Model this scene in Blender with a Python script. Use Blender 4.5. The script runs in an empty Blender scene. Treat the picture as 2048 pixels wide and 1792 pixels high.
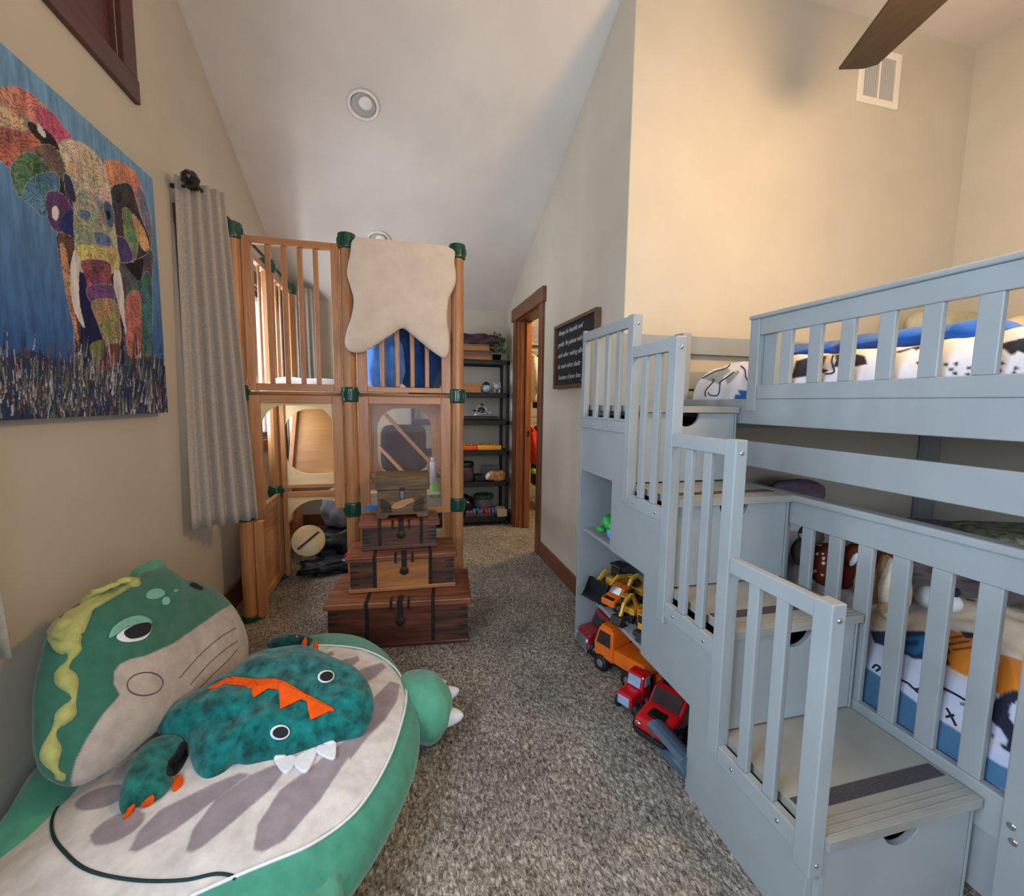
import bpy, bmesh, math, random
import numpy as np
from mathutils import Vector, Matrix, noise
from mathutils.bvhtree import BVHTree
random.seed(7)
C = bpy.context.scene
COL = C.collection

# ------------------------------------------------------------------ camera
FPX = 882.86; CAMZ = 1.22
YAW, PIT, ROL = math.radians(14.1765), math.radians(5.8742), math.radians(.7152)
FW = Vector((math.sin(YAW)*math.cos(PIT), math.cos(YAW)*math.cos(PIT), -math.sin(PIT)))
_r = Vector((math.cos(YAW), -math.sin(YAW), 0)); _u = _r.cross(FW)
RT = _r*math.cos(ROL) + _u*math.sin(ROL)
UP = -_r*math.sin(ROL) + _u*math.cos(ROL)
CAM = Vector((0, 0, CAMZ))
cd = bpy.data.cameras.new('camera'); cam = bpy.data.objects.new('camera', cd); COL.objects.link(cam)
cd.sensor_fit = 'HORIZONTAL'; cd.sensor_width = 36; cd.lens = FPX/2048*36; cd.clip_start = .02
m = Matrix((RT, UP, -FW)).transposed().to_4x4(); m.translation = CAM
cam.matrix_world = m
C.camera = cam

# ------------------------------------------------------------------ world, lights, exposure
w = bpy.data.worlds.new('world'); C.world = w; w.use_nodes = True
bg = w.node_tree.nodes['Background']; bg.inputs[0].default_value = (.62, .78, 1.0, 1); bg.inputs[1].default_value = 2.2
C.view_settings.view_transform = 'Standard'; C.view_settings.look = 'None'
C.view_settings.exposure = 0.0; C.view_settings.gamma = 1.0
C.view_settings.use_curve_mapping = False

def area(name, loc, rot, sx, sy, power, col):
    l = bpy.data.lights.new(name, 'AREA'); l.shape = 'RECTANGLE'; l.size = sx; l.size_y = sy
    l.energy = power; l.color = col
    o = bpy.data.objects.new(name, l); o.location = loc; o.rotation_euler = rot; COL.objects.link(o); return o
R90 = math.pi/2
# daylight through the windows the room has
area('daylight_window_far', (-1.22, 3.28, 1.5), (0, -R90, 0), 1.1, 1.6, 62, (.88, .94, 1.0))
area('daylight_window_near', (-1.22, .05, 1.45), (0, -R90, 0), 1.2, 1.3, 82, (.70, .84, 1.0))
area('daylight_window_back', (.55, -1.75, 1.45), (R90, 0, 0), 2.0, 1.5, 42, (.70, .83, 1.0))
area('daylight_window_high', (-1.22, 1.4, 2.75), (0, -R90, 0), .6, .9, 1, (.62, .80, 1.0))
def point(name, loc, power, col, rad=.08):
    l = bpy.data.lights.new(name, 'POINT'); l.energy = power; l.color = col; l.shadow_soft_size = rad
    o = bpy.data.objects.new(name, l); o.location = loc; COL.objects.link(o); return o
point('fan_lamp_light', (1.56, .80, 2.30), 64, (1.0, .62, .26), .16)
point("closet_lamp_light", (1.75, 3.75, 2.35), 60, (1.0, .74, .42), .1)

# ------------------------------------------------------------------ pixel helpers (2048 x 1792 frame)
def ray(px, py): return FW + RT*((px-1024)/FPX) - UP*((py-896)/FPX)
def on(px, py, ax, v):
    d = ray(px, py); i = 'xyz'.index(ax); t = (v-CAM[i])/d[i]; return CAM + d*t
def onpl(px, py, p0, n):
    d = ray(px, py); t = (Vector(p0)-CAM).dot(n)/d.dot(n); return CAM + d*t
_A = np.array([RT, UP, FW])
def proj(P):
    q = (np.asarray(P)-np.array(CAM)) @ _A.T
    k = np.maximum(q[:, 2], 1e-3)
    return np.stack([1024+FPX*q[:, 0]/k, 896-FPX*q[:, 1]/k], 1)
def inpoly(P, poly):
    x, y = P[:, 0], P[:, 1]; r = np.zeros(len(P), bool); n = len(poly)
    for i in range(n):
        x1, y1 = poly[i]; x2, y2 = poly[(i+1) % n]
        if y1 == y2: continue
        c = ((y1 > y) != (y2 > y)) & (x < (x2-x1)*(y-y1)/(y2-y1)+x1); r ^= c
    return r
def lin(c):
    c = [v/255 for v in c] if max(c) > 1 else c
    return tuple(((v+.055)/1.055)**2.4 if v > .04045 else v/12.92 for v in c[:3])

# ------------------------------------------------------------------ materials
MATS = {}
def newmat(name):
    m = bpy.data.materials.new(name); m.use_nodes = True; MATS[name] = m
    nt = m.node_tree; return m, nt, nt.nodes['Principled BSDF']
def setb(b, **k):
    for kk, v in k.items(): b.inputs[kk.replace('_', ' ')].default_value = v
def coord(nt, scale):
    tc = nt.nodes.new('ShaderNodeTexCoord'); mp = nt.nodes.new('ShaderNodeMapping')
    mp.inputs['Scale'].default_value = scale if hasattr(scale, '__len__') else (scale,)*3
    nt.links.new(tc.outputs['Object'], mp.inputs[0]); return mp
def noise_n(nt, vec, sc=5, det=4, rough=.55, dist=0):
    n = nt.nodes.new('ShaderNodeTexNoise'); n.inputs['Scale'].default_value = sc; n.inputs['Detail'].default_value = det
    n.inputs['Roughness'].default_value = rough; n.inputs['Distortion'].default_value = dist
    nt.links.new(vec.outputs[0], n.inputs['Vector']); return n
def ramp(nt, src, stops):
    r = nt.nodes.new('ShaderNodeValToRGB'); e = r.color_ramp.elements
    while len(e) < len(stops): e.new(.5)
    for k, (p, c) in enumerate(stops): e[k].position = p; e[k].color = (*lin(c), 1)
    nt.links.new(src, r.inputs[0]); return r
def bump(nt, b, src, s=.2, d=.01):
    n = nt.nodes.new('ShaderNodeBump'); n.inputs['Strength'].default_value = s; n.inputs['Distance'].default_value = d
    nt.links.new(src, n.inputs['Height']); nt.links.new(n.outputs[0], b.inputs['Normal'])
def plain(name, c, rough=.6, var=.08, vs=12, bs=.0, bscale=200, metal=0., spec=.5, sheen=0., coat=0., stretch=(1, 1, 1)):
    m, nt, b = newmat(name); mp = coord(nt, stretch)
    n = noise_n(nt, mp, vs)
    lo = [max(0, v*(1-var)) for v in c]; hi = [min(255, v*(1+var)) for v in c]
    r = ramp(nt, n.outputs[0], [(.3, lo), (.7, hi)]); nt.links.new(r.outputs[0], b.inputs['Base Color'])
    setb(b, Roughness=rough, Metallic=metal, Specular_IOR_Level=spec, Sheen_Weight=sheen, Coat_Weight=coat)
    if bs: bump(nt, b, noise_n(nt, mp, bscale, 2).outputs[0], bs, .004)
    return m
def wood(name, c1, c2, rough=.45, axis=2, sc=6, coat=.1, dark=None):
    m, nt, b = newmat(name); s = [9., 9., 9.]; s[axis] = .9
    mp = coord(nt, s); n = noise_n(nt, mp, sc, 6, .6, .6)
    st = [(.3, c1), (.72, c2)]
    if dark: st = [(.22, dark), (.42, c1), (.72, c2)]
    r = ramp(nt, n.outputs[0], st); nt.links.new(r.outputs[0], b.inputs['Base Color'])
    setb(b, Roughness=rough, Coat_Weight=coat, Coat_Roughness=.3); bump(nt, b, n.outputs[0], .08, .003)
    return m
def paintmat(name, rough=.8, ns=60, nv=.10, bs=.15, swirl=False, sheen=.0, streak=None):
    """colour comes from the mesh's own colour attribute (printed or sewn pattern)"""
    m, nt, b = newmat(name); a = nt.nodes.new('ShaderNodeAttribute'); a.attribute_name = 'Col'
    mp = coord(nt, streak or 1); n = noise_n(nt, mp, ns, 3)
    r = ramp(nt, n.outputs[0], [(.3, [255*(1-nv)]*3), (.7, [255, 255, 255])])
    mx = nt.nodes.new('ShaderNodeMix'); mx.data_type = 'RGBA'; mx.blend_type = 'MULTIPLY'; mx.inputs[0].default_value = 1
    nt.links.new(a.outputs['Color'], mx.inputs[6]); nt.links.new(r.outputs[0], mx.inputs[7]); out = mx.outputs[2]
    if swirl:
        mp2 = coord(nt, 1); w = nt.nodes.new('ShaderNodeTexWave'); w.wave_type = 'RINGS'; w.inputs['Scale'].default_value = 22
        w.inputs['Distortion'].default_value = 22; w.inputs['Detail'].default_value = 3; w.inputs['Detail Scale'].default_value = 1.1
        nt.links.new(mp2.outputs[0], w.inputs[0])
        lines = ramp(nt, w.outputs[1], [(.0, (40, 40, 60)), (.16, (110, 100, 100)), (.36, (255, 246, 232))])
        v = nt.nodes.new('ShaderNodeTexVoronoi'); v.inputs['Scale'].default_value = 26; nt.links.new(mp2.outputs[0], v.inputs[0])
        hs = nt.nodes.new('ShaderNodeMix'); hs.data_type = 'RGBA'; hs.blend_type = 'SOFT_LIGHT'; hs.inputs[0].default_value = .5
        nt.links.new(out, hs.inputs[6]); nt.links.new(v.outputs['Color'], hs.inputs[7])
        m2 = nt.nodes.new('ShaderNodeMix'); m2.data_type = 'RGBA'; m2.blend_type = 'MULTIPLY'
        m2.inputs[0].default_value = .55; nt.links.new(hs.outputs[2], m2.inputs[6]); nt.links.new(lines.outputs[0], m2.inputs[7])
        m3 = nt.nodes.new('ShaderNodeMix'); m3.data_type = 'RGBA'; nt.links.new(a.outputs['Alpha'], m3.inputs[0])
        hsv = nt.nodes.new('ShaderNodeHueSaturation'); hsv.inputs['Saturation'].default_value = .78; hsv.inputs['Value'].default_value = 1.1; nt.links.new(m2.outputs[2], hsv.inputs['Color'])
        nt.links.new(out, m3.inputs[6]); nt.links.new(hsv.outputs[0], m3.inputs[7]); out = m3.outputs[2]
    nt.links.new(out, b.inputs['Base Color']); setb(b, Roughness=rough, Specular_IOR_Level=.2, Sheen_Weight=sheen)
    if bs: bump(nt, b, n.outputs[0], bs, .006)
    return m
def glassy(name, c, alpha=.2, rough=.03):
    m, nt, b = newmat(name); t = nt.nodes.new('ShaderNodeBsdfTransparent'); mx = nt.nodes.new('ShaderNodeMixShader')
    setb(b, Base_Color=(*lin(c), 1), Roughness=rough); mx.inputs[0].default_value = alpha
    nt.links.new(t.outputs[0], mx.inputs[1]); nt.links.new(b.outputs[0], mx.inputs[2])
    nt.links.new(mx.outputs[0], nt.nodes['Material Output'].inputs[0]); return m

plain('wall', (194, 185, 168), .9, .02, 3, .10, 90)
plain('ceiling', (214, 206, 198), .95, .02, 3, .12, 70)
# carpet: grey-taupe twisted pile
m, nt, b = newmat('carpet'); mp = coord(nt, (1, 1, 1))
n1 = noise_n(nt, coord(nt, (1.5, .75, 1)), 78, 3, .7, .6); n2 = noise_n(nt, mp, 5, 3)
r1 = ramp(nt, n1.outputs[0], [(.30, (74, 66, 58)), (.45, (138, 128, 116)), (.56, (178, 168, 156)), (.70, (230, 222, 210))])
r2 = ramp(nt, n2.outputs[0], [(.3, (215, 215, 215)), (.7, (255, 255, 255))])
mx = nt.nodes.new('ShaderNodeMix'); mx.data_type = 'RGBA'; mx.blend_type = 'MULTIPLY'; mx.inputs[0].default_value = 1
nt.links.new(r1.outputs[0], mx.inputs[6]); nt.links.new(r2.outputs[0], mx.inputs[7]); nt.links.new(mx.outputs[2], b.inputs['Base Color'])
setb(b, Roughness=1, Specular_IOR_Level=.05); bump(nt, b, n1.outputs[0], .9, .012)

plain('grey_paint', (146, 153, 156), .42, .03, 5, .0, spec=.4)
plain('grey_tread', (142, 142, 136), .5, .05, 8)
plain('grip_tape', (62, 60, 64), .95, .15, 200, .3, 300)
plain('chrome', (200, 200, 205), .15, .02, metal=1)
plain('black_gloss', (22, 22, 24), .25, .1)
plain('black_plastic', (26, 27, 30), .5, .15)
plain('black_metal', (26, 26, 30), .5, .1)
plain('drawer_shade', (12, 12, 14), .9, .1)
wood('maple_v', (156, 102, 60), (190, 134, 84), .38, 2, 5, .25)
wood('maple_h', (160, 106, 62), (192, 136, 86), .38, 0, 5, .25)
wood('maple_y', (160, 106, 62), (192, 136, 86), .38, 1, 5, .25)
wood('ply', (212, 184, 134), (228, 202, 154), .4, 0, 3, .3)
wood('ply_dark', (170, 122, 72), (190, 140, 88), .45, 0, 3, .2)
wood('trim_v', (92, 52, 32), (124, 72, 44), .45, 2, 5, .15)
wood('trim_y', (92, 52, 32), (128, 74, 45), .45, 1, 5, .15)
wood('trim_red', (72, 42, 40), (98, 56, 50), .45, 1, 5, .1)
wood('door_orange', (136, 76, 34), (176, 104, 50), .42, 2, 4, .2)
wood('fan_wood', (46, 38, 29), (62, 50, 38), .6, 1, 5, .0)
wood('trunk_wood', (96, 50, 30), (158, 92, 54), .4, 0, 3.2, .25, (52, 26, 18))
wood('trunk_red', (72, 36, 26), (120, 66, 44), .38, 0, 3, .3, (60, 28, 20))
wood('trunk_dark', (58, 34, 26), (110, 64, 42), .4, 0, 3.5, .25, (36, 20, 16))
wood('trunk_tan', (150, 92, 48), (182, 120, 66), .42, 0, 3, .2, (110, 62, 34))
wood('carved_dark', (40, 30, 22), (58, 44, 32), .8, 0, 6, .0)
wood('carved', (84, 66, 46), (122, 98, 68), .7, 0, 6, .0, (48, 38, 28))
wood('box_wood', (140, 92, 50), (176, 122, 72), .5, 0, 4, .1)
wood('walnut', (84, 58, 38), (118, 82, 54), .5, 0, 4, .1)
plain('iron', (44, 38, 36), .5, .2, 40, metal=.5)
plain('green_plastic', (10, 66, 52), .28, .08, 20, coat=.3)
plain('curtain', (172, 160, 148), .95, .05, 90, .25, 350, spec=.1, sheen=.2)
plain('curtain_pale', (168, 162, 152), .95, .05, 90, .2, 350, spec=.1, sheen=.2)
plain('white_plastic', (228, 226, 220), .45, .02)
plain('vent_white', (232, 226, 212), .5, .02)
plain('vent_slat', (170, 168, 164), .6, .02)
plain('chalk', (30, 31, 33), .8, .2, 15)
plain('chalk_white', (205, 205, 205), .9, .1, 80)
wood('frame_brown', (84, 56, 38), (112, 78, 54), .5, 2, 6, .0)
plain('fleece', (220, 202, 182), 1.0, .035, 9, .9, 260, spec=.05, sheen=.5)
plain('fleece_white', (235, 232, 226), 1.0, .05, 30, .6, 90, spec=.05, sheen=.4)
plain('blue_cloth', (84, 136, 214), .9, .16, 7, .2, 200, spec=.1, sheen=.3)
plain('navy_cloth', (38, 70, 122), .9, .2, 7, .2, 200, spec=.1, sheen=.3)
plain('bright_blue', (18, 84, 180), .9, .16, 9, .25, 90, spec=.1, sheen=.3)
plain('charcoal_cloth', (56, 56, 66), .95, .08, 30, .2, 200, spec=.1)
plain('sage_cloth', (168, 168, 146), .95, .06, 20, .2, 120, spec=.1)
plain('cream_cloth', (226, 204, 172), .95, .06, 20, .2, 120, spec=.1)
plain('purple_cloth', (84, 66, 78), .95, .14, 14, .3, 60, spec=.1)
plain('mauve_cloth', (128, 104, 126), .95, .12, 14, .3, 60, spec=.1)
plain('white_cloth', (225, 225, 230), .9, .04, 20, .2, 120, spec=.1)
plain('orange_felt', (236, 92, 28), .95, .05, 60, .2, 300, spec=.1)
plain('white_felt', (232, 234, 238), .95, .03, 60, .15, 300, spec=.1)
plain('black_felt', (22, 26, 36), .8, .1, 60)
plain('mint_felt', (122, 178, 160), .95, .05, 50)
plain('yellow_plush', (176, 178, 106), 1.0, .07, 40, .3, 160, spec=.05, sheen=.3)
plain('taupe_thread', (92, 82, 78), .9, .1)
plain('dark_green_thread', (22, 52, 50), .9, .1)
plain('green_plush', (82, 148, 122), 1.0, .10, 9, .3, 120, spec=.05, sheen=.35)
plain('brown_plush', (112, 62, 40), 1.0, .1, 30, .4, 160, spec=.05)
plain('tan_plush', (176, 140, 100), 1.0, .12, 30, .5, 120, spec=.05)
plain('cream_plush', (206, 192, 170), 1.0, .1, 30, .5, 120, spec=.05)
plain('grey_plush', (120, 112, 110), 1.0, .15, 30, .5, 120, spec=.05)
plain('red_car', (196, 22, 28), .25, .05, coat=.5)
plain('darkred_car', (140, 28, 34), .28, .06, coat=.5)
plain('orange_car', (228, 108, 26), .3, .05, coat=.4)
plain('yellow_car', (214, 160, 48), .35, .06, coat=.3)
plain('steel_blue', (82, 102, 122), .35, .1, coat=.2)
plain('glass_dark', (46, 40, 44), .1, .1, coat=.5)
plain('glass_blue', (150, 170, 205), .15, .08, coat=.5)
plain('hub_grey', (120, 128, 134), .35, .1, metal=.4)
plain('label_white', (226, 214, 210), .5, .05)
plain('lime', (130, 190, 70), .5, .1)
plain('toy_green', (40, 160, 70), .4, .1)
plain('toy_blue', (110, 165, 230), .4, .1)
plain('leaf', (86, 108, 62), .6, .2, 30)
plain('clear_green', (50, 84, 62), .25, .1)
plain('toy_red', (206, 58, 50), .4, .3, 40)
plain('foil_brown', (168, 124, 78), .35, .35, 26, .5, 30, coat=.5)
plain('beige_card', (196, 184, 148), .7, .04)
plain('ceramic_blue', (150, 178, 196), .2, .03, coat=.5)
plain('ceramic_white', (190, 196, 206), .25, .03, coat=.5)
plain('tray_orange', (226, 88, 30), .4, .1)
plain('tray_yellow', (232, 164, 34), .4, .1)
plain('grey_bag', (140, 145, 155), .6, .2, 10, .4, 20)
plain('black_bag', (24, 25, 32), .5, .3, 10, .4, 30)
plain('tape_blue', (30, 130, 220), .5, .05)
plain('denim', (86, 110, 150), .9, .15, 60)
plain('white_knit', (210, 200, 186), .95, .1, 50)
plain('dark_knit', (46, 40, 44), .95, .2, 50)
plain('red_knit', (214, 50, 34), .9, .2, 30)
plain('rug_grey', (120, 116, 122), .95, .1, 40)
plain('paper_photo', (110, 112, 124), .7, .35, 30)
plain('olive_photo', (120, 120, 100), .7, .4, 30)
plain('outside', (220, 232, 245), .9, .02)
glassy('plexi', (200, 185, 190), .08, .02)
glassy('clear_jar', (150, 160, 170), .35, .05)
glassy('window_glass', (230, 240, 250), .06, .02)
paintmat('canvas_paint', .7, 14, .22, .2, swirl=True, streak=(1, 4, .8))
paintmat('plush_paint', 1.0, 26, .12, .25, sheen=.3)
paintmat('teal_paint', 1.0, 30, .52, .5, sheen=.3)
paintmat('print_cloth', .9, 12, .08, .35, sheen=.1)
paintmat('dotted_plush', 1.0, 40, .1, .3)
m, nt, b = newmat('lamp_glow'); setb(b, Emission_Color=(1, .78, .5, 1), Emission_Strength=6.0)

# ------------------------------------------------------------------ mesh builder
WM = {}   # world matrix of every parent, by object name
def W(o): return WM.get(o.name, Matrix.Identity(4)) if o else Matrix.Identity(4)
def link(o, parent=None, wm=None):
    COL.objects.link(o); o.parent = parent
    WM[o.name] = wm if wm is not None else W(parent) @ o.matrix_basis
    return o
def tag(o, label, cat, group=None, kind=None):
    if label: o['label'] = label
    if cat: o['category'] = cat
    if group: o['group'] = group
    if kind: o['kind'] = kind
    return o
def thing(name, label, cat, loc=(0, 0, 0), rz=0, group=None):
    o = bpy.data.objects.new(name, None); o.empty_display_size = .05
    o.location = loc; o.rotation_euler = (0, 0, rz)
    M = Matrix.Translation(loc) @ Matrix.Rotation(rz, 4, 'Z')
    link(o, None, M); return tag(o, label, cat, group)
class MB:
    def __init__(s): s.v = []; s.f = []; s.mi = []; s.mats = []; s.M = Matrix.Identity(4); s.m = 0; s.sm = []
    def use(s, name):
        if name not in s.mats: s.mats.append(name)
        s.m = s.mats.index(name); return s
    def add(s, vs, fs, smooth=False):
        b = len(s.v); s.v += [s.M @ Vector(v) for v in vs]
        for f in fs: s.f.append([b+i for i in f]); s.mi.append(s.m); s.sm.append(smooth)
        return s
    def box(s, x0, x1, y0, y1, z0, z1):
        v = [(x, y, z) for x in (x0, x1) for y in (y0, y1) for z in (z0, z1)]
        return s.add(v, [(0, 1, 3, 2), (4, 6, 7, 5), (0, 4, 5, 1), (2, 3, 7, 6), (0, 2, 6, 4), (1, 5, 7, 3)])
    def cbox(s, c, d, rot=None):
        M = s.M; s.M = M @ Matrix.Translation(c) @ (rot.to_4x4() if rot else Matrix.Identity(4))
        s.box(-d[0]/2, d[0]/2, -d[1]/2, d[1]/2, -d[2]/2, d[2]/2); s.M = M; return s
    def bar(s, a, b, wd, th, up=(0, 0, 1)):
        a = Vector(a); b = Vector(b); d = (b-a); L = d.length; d.normalize(); u = Vector(up); x = d.cross(u)
        if x.length < 1e-4: x = d.cross(Vector((0, 1, 0)))
        x.normalize(); u = x.cross(d)
        R = Matrix((x, d, u)).transposed(); return s.cbox((a+b)/2, (wd, L, th), R)
    def prism(s, poly, ax, a, b):
        """poly 2D in the two other axes (x,y,z order), extruded along ax from a to b"""
        def P(p, t):
            return {'x': (t, p[0], p[1]), 'y': (p[0], t, p[1]), 'z': (p[0], p[1], t)}[ax]
        n = len(poly); v = [P(p, a) for p in poly]+[P(p, b) for p in poly]
        f = [list(range(n))[::-1], list(range(n, 2*n))]+[(i, (i+1) % n, n+(i+1) % n, n+i) for i in range(n)]
        return s.add(v, f)
    def tube(s, pts, r, n=8, closed=False, cap=True):
        pts = [Vector(p) for p in pts]; rs = r if hasattr(r, '__len__') else [r]*len(pts); vs = []; fs = []
        k = len(pts); ref = None
        for i, p in enumerate(pts):
            d = (pts[(i+1) % k] if (closed or i < k-1) else p)-(pts[i-1] if (closed or i > 0) else p)
            d.normalize()
            if ref is None: ref = Vector((0, 0, 1)) if abs(d.z) < .9 else Vector((1, 0, 0))
            x = d.cross(ref); x.normalize(); y = x.cross(d); ref = y
            for j in range(n):
                a = 2*math.pi*j/n; vs.append(p+(x*math.cos(a)+y*math.sin(a))*rs[i])
        for i in range(k if closed else k-1):
            for j in range(n):
                a, b2 = i*n+j, i*n+(j+1) % n; c = ((i+1) % k)*n
                fs.append((a, b2, c+(j+1) % n, c+j))
        if cap and not closed: fs += [list(range(n))[::-1], list(range((k-1)*n, k*n))]
        return s.add(vs, fs, True)
    def lathe(s, prof, c, n=20, ax='z'):
        vs = []; fs = []
        for r, h in prof:
            for j in range(n):
                a = 2*math.pi*j/n; q = (r*math.cos(a), r*math.sin(a), h)
                if ax == 'x': q = (q[2], q[0], q[1])
                if ax == 'y': q = (q[0], q[2], q[1])
                vs.append(Vector(q)+Vector(c))
        k = len(prof)
        for i in range(k-1):
            for j in range(n): fs.append((i*n+j, i*n+(j+1) % n, (i+1)*n+(j+1) % n, (i+1)*n+j))
        fs += [list(range(n))[::-1], list(range((k-1)*n, k*n))]
        return s.add(vs, fs, True)
    def sq(s, c, d, e1=1., e2=1., rot=None, n=24, bumpy=0., seed=0):
        """superellipsoid: e<1 boxy, 1 round"""
        sg = lambda a, e: math.copysign(abs(a)**e, a)
        vs = []; fs = []; m_ = n//2; R = rot.to_3x3() if rot else Matrix.Identity(3)
        for i in range(m_+1):
            t = -math.pi/2+math.pi*i/m_
            for j in range(n):
                p = 2*math.pi*j/n
                q = Vector((sg(math.cos(t), e1)*sg(math.cos(p), e2), sg(math.cos(t), e1)*sg(math.sin(p), e2), sg(math.sin(t), e1)))
                k = 1+bumpy*noise.noise(q*2.2+Vector((seed*7.3, seed, 0)))
                vs.append(R @ Vector((q.x*d[0]*k, q.y*d[1]*k, q.z*d[2]*k))+Vector(c))
        for i in range(m_):
            for j in range(n): fs.append((i*n+j, i*n+(j+1) % n, (i+1)*n+(j+1) % n, (i+1)*n+j))
        return s.add(vs, fs, True)
    def build(s, name, mat, parent=None, bevel=0, smooth=False, label=None, cat=None, group=None, kind=None, col=None, weld=False, base=None):
        """ONE mesh object; a top-level one gets its origin at its base"""
        if mat and not s.mats: s.mats = [mat]
        V = [Vector(v) for v in s.v]
        if parent is None:
            if base is None:
                xs = [v.x for v in V]; ys = [v.y for v in V]; zs = [v.z for v in V]
                base = ((min(xs)+max(xs))/2, (min(ys)+max(ys))/2, min(zs))
            T = Matrix.Translation(base)
        else: T = W(parent)
        Ti = T.inverted()
        me = bpy.data.meshes.new(name); me.from_pydata([Ti @ v for v in V], [], s.f)
        for k in s.mats: me.materials.append(MATS[k])
        for p, mi, sm in zip(me.polygons, s.mi, s.sm): p.material_index = mi; p.use_smooth = smooth or sm
        if col is not None:
            at = me.color_attributes.new('Col', 'FLOAT_COLOR', 'POINT'); at.data.foreach_set('color', np.asarray(col, dtype=np.float32).ravel())
        bm = bmesh.new(); bm.from_mesh(me)
        if weld: bmesh.ops.remove_doubles(bm, verts=bm.verts, dist=1e-5)
        bmesh.ops.recalc_face_normals(bm, faces=bm.faces); bm.to_mesh(me); bm.free()
        o = bpy.data.objects.new(name, me)
        if parent is None: o.location = T.translation
        link(o, parent, T)
        if bevel:
            b = o.modifiers.new('bevel', 'BEVEL'); b.width = bevel; b.segments = 2; b.limit_method = 'ANGLE'; b.angle_limit = .7
        return tag(o, label, cat, group, kind)
def bx(name, mat, dims, parent=None, bevel=.003, **k):
    return MB().box(*dims).build(name, mat, parent, bevel=bevel, **k)
def smoothpts(pts, n, closed=True):
    """Catmull-Rom resample"""
    P = [Vector(p) for p in pts]; k = len(P); out = []; seg = k if closed else k-1
    dense = []
    for i in range(seg):
        p0 = P[i-1] if (closed or i > 0) else P[0]; p1 = P[i]; p2 = P[(i+1) % k]
        p3 = P[(i+2) % k] if (closed or i+2 < k) else P[-1]
        for t in range(12):
            t /= 12; dense.append(.5*((2*p1)+(-p0+p2)*t+(2*p0-5*p1+4*p2-p3)*t*t+(-p0+3*p1-3*p2+p3)*t**3))
    if not closed: dense.append(P[-1])
    d = [0]
    for i in range(1, len(dense)+(1 if closed else 0)): d.append(d[-1]+(dense[i % len(dense)]-dense[i-1]).length)
    tot = d[-1]; j = 0
    for q in range(n):
        L = tot*q/(n if closed else n-1)
        while j < len(d)-2 and d[j+1] < L: j += 1
        a = dense[j]; b = dense[(j+1) % len(dense)]; t = (L-d[j])/max(1e-9, d[j+1]-d[j]); out.append(a.lerp(b, min(1, t)))
    return out
def inflate(outline, nrm, Tf, Tb, n=110, rings=34, p=3.0, wr=0., ws=8., c=None):
    """stuffed cushion from a closed 3D outline lying in a plane; returns verts, faces"""
    O = smoothpts(outline, n); nrm = Vector(nrm).normalized()
    c = Vector(c) if c else sum(O, Vector())/n
    vs = []; fs = []
    def side(T, sgn):
        base = len(vs)
        for i in range(1, rings):
            r = math.sin(math.pi/2*i/rings) if i < rings else 1
            for q in O:
                P = c+(q-c)*r; h = T*math.sqrt(max(0, 1-r**p))
                if wr: h += wr*noise.noise(P*ws)*(1-r**6)
                vs.append(P+nrm*h*sgn)
        cc = len(vs); h = T+(wr*noise.noise(c*ws) if wr else 0); vs.append(c+nrm*h*sgn); return base, cc
    b1, c1 = side(Tf, 1); b2, c2 = side(Tb, -1); rim = len(vs); vs.extend(O)
    for b_, c_, fl in ((b1, c1, 0), (b2, c2, 1)):
        for i in range(rings-1):
            lo = b_+i*n; hi = b_+(i+1)*n if i < rings-2 else rim
            for j in range(n):
                f = (lo+j, lo+(j+1) % n, hi+(j+1) % n, hi+j); fs.append(f[::-1] if fl else f)
        for j in range(n):
            f = (c_, b_+(j+1) % n, b_+j); fs.append(f[::-1] if fl else f)
    return vs, fs
def paint(V, layers, base, soft=True):
    """pattern lookup: layers = [(pixel outline, rgb[, mask alpha])] traced from the photo onto the built surface"""
    P0 = proj(np.array([tuple(v) for v in V])); tot = np.zeros((len(P0), 4))
    J = ((0, 0), (1.3, .5), (-1.3, -.5), (.5, -1.3), (-.5, 1.3)) if soft else ((0, 0),)
    for dx, dy in J:                                     # a few jittered look-ups give soft sewn edges
        P = P0+np.array([dx, dy]); out = np.zeros((len(P), 4)); out[:, :3] = lin(base)
        for L in layers:
            a = np.array(L[0]); lo = a.min(0); hi = a.max(0)
            c = np.nonzero((P[:, 0] > lo[0]) & (P[:, 0] < hi[0]) & (P[:, 1] > lo[1]) & (P[:, 1] < hi[1]))[0]
            if not len(c): continue
            k = c[inpoly(P[c], L[0])]; out[k, :3] = lin(L[1]); out[k, 3] = L[2] if len(L) > 2 else 0
        tot += out/len(J)
    return tot
def surf_bvh(objs):
    vs = []; fs = []
    for o in objs:
        M = W(o); b = len(vs); vs += [M @ v.co for v in o.data.vertices]; fs += [[b+i for i in p.vertices] for p in o.data.polygons]
    return BVHTree.FromPolygons(vs, fs)
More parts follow.
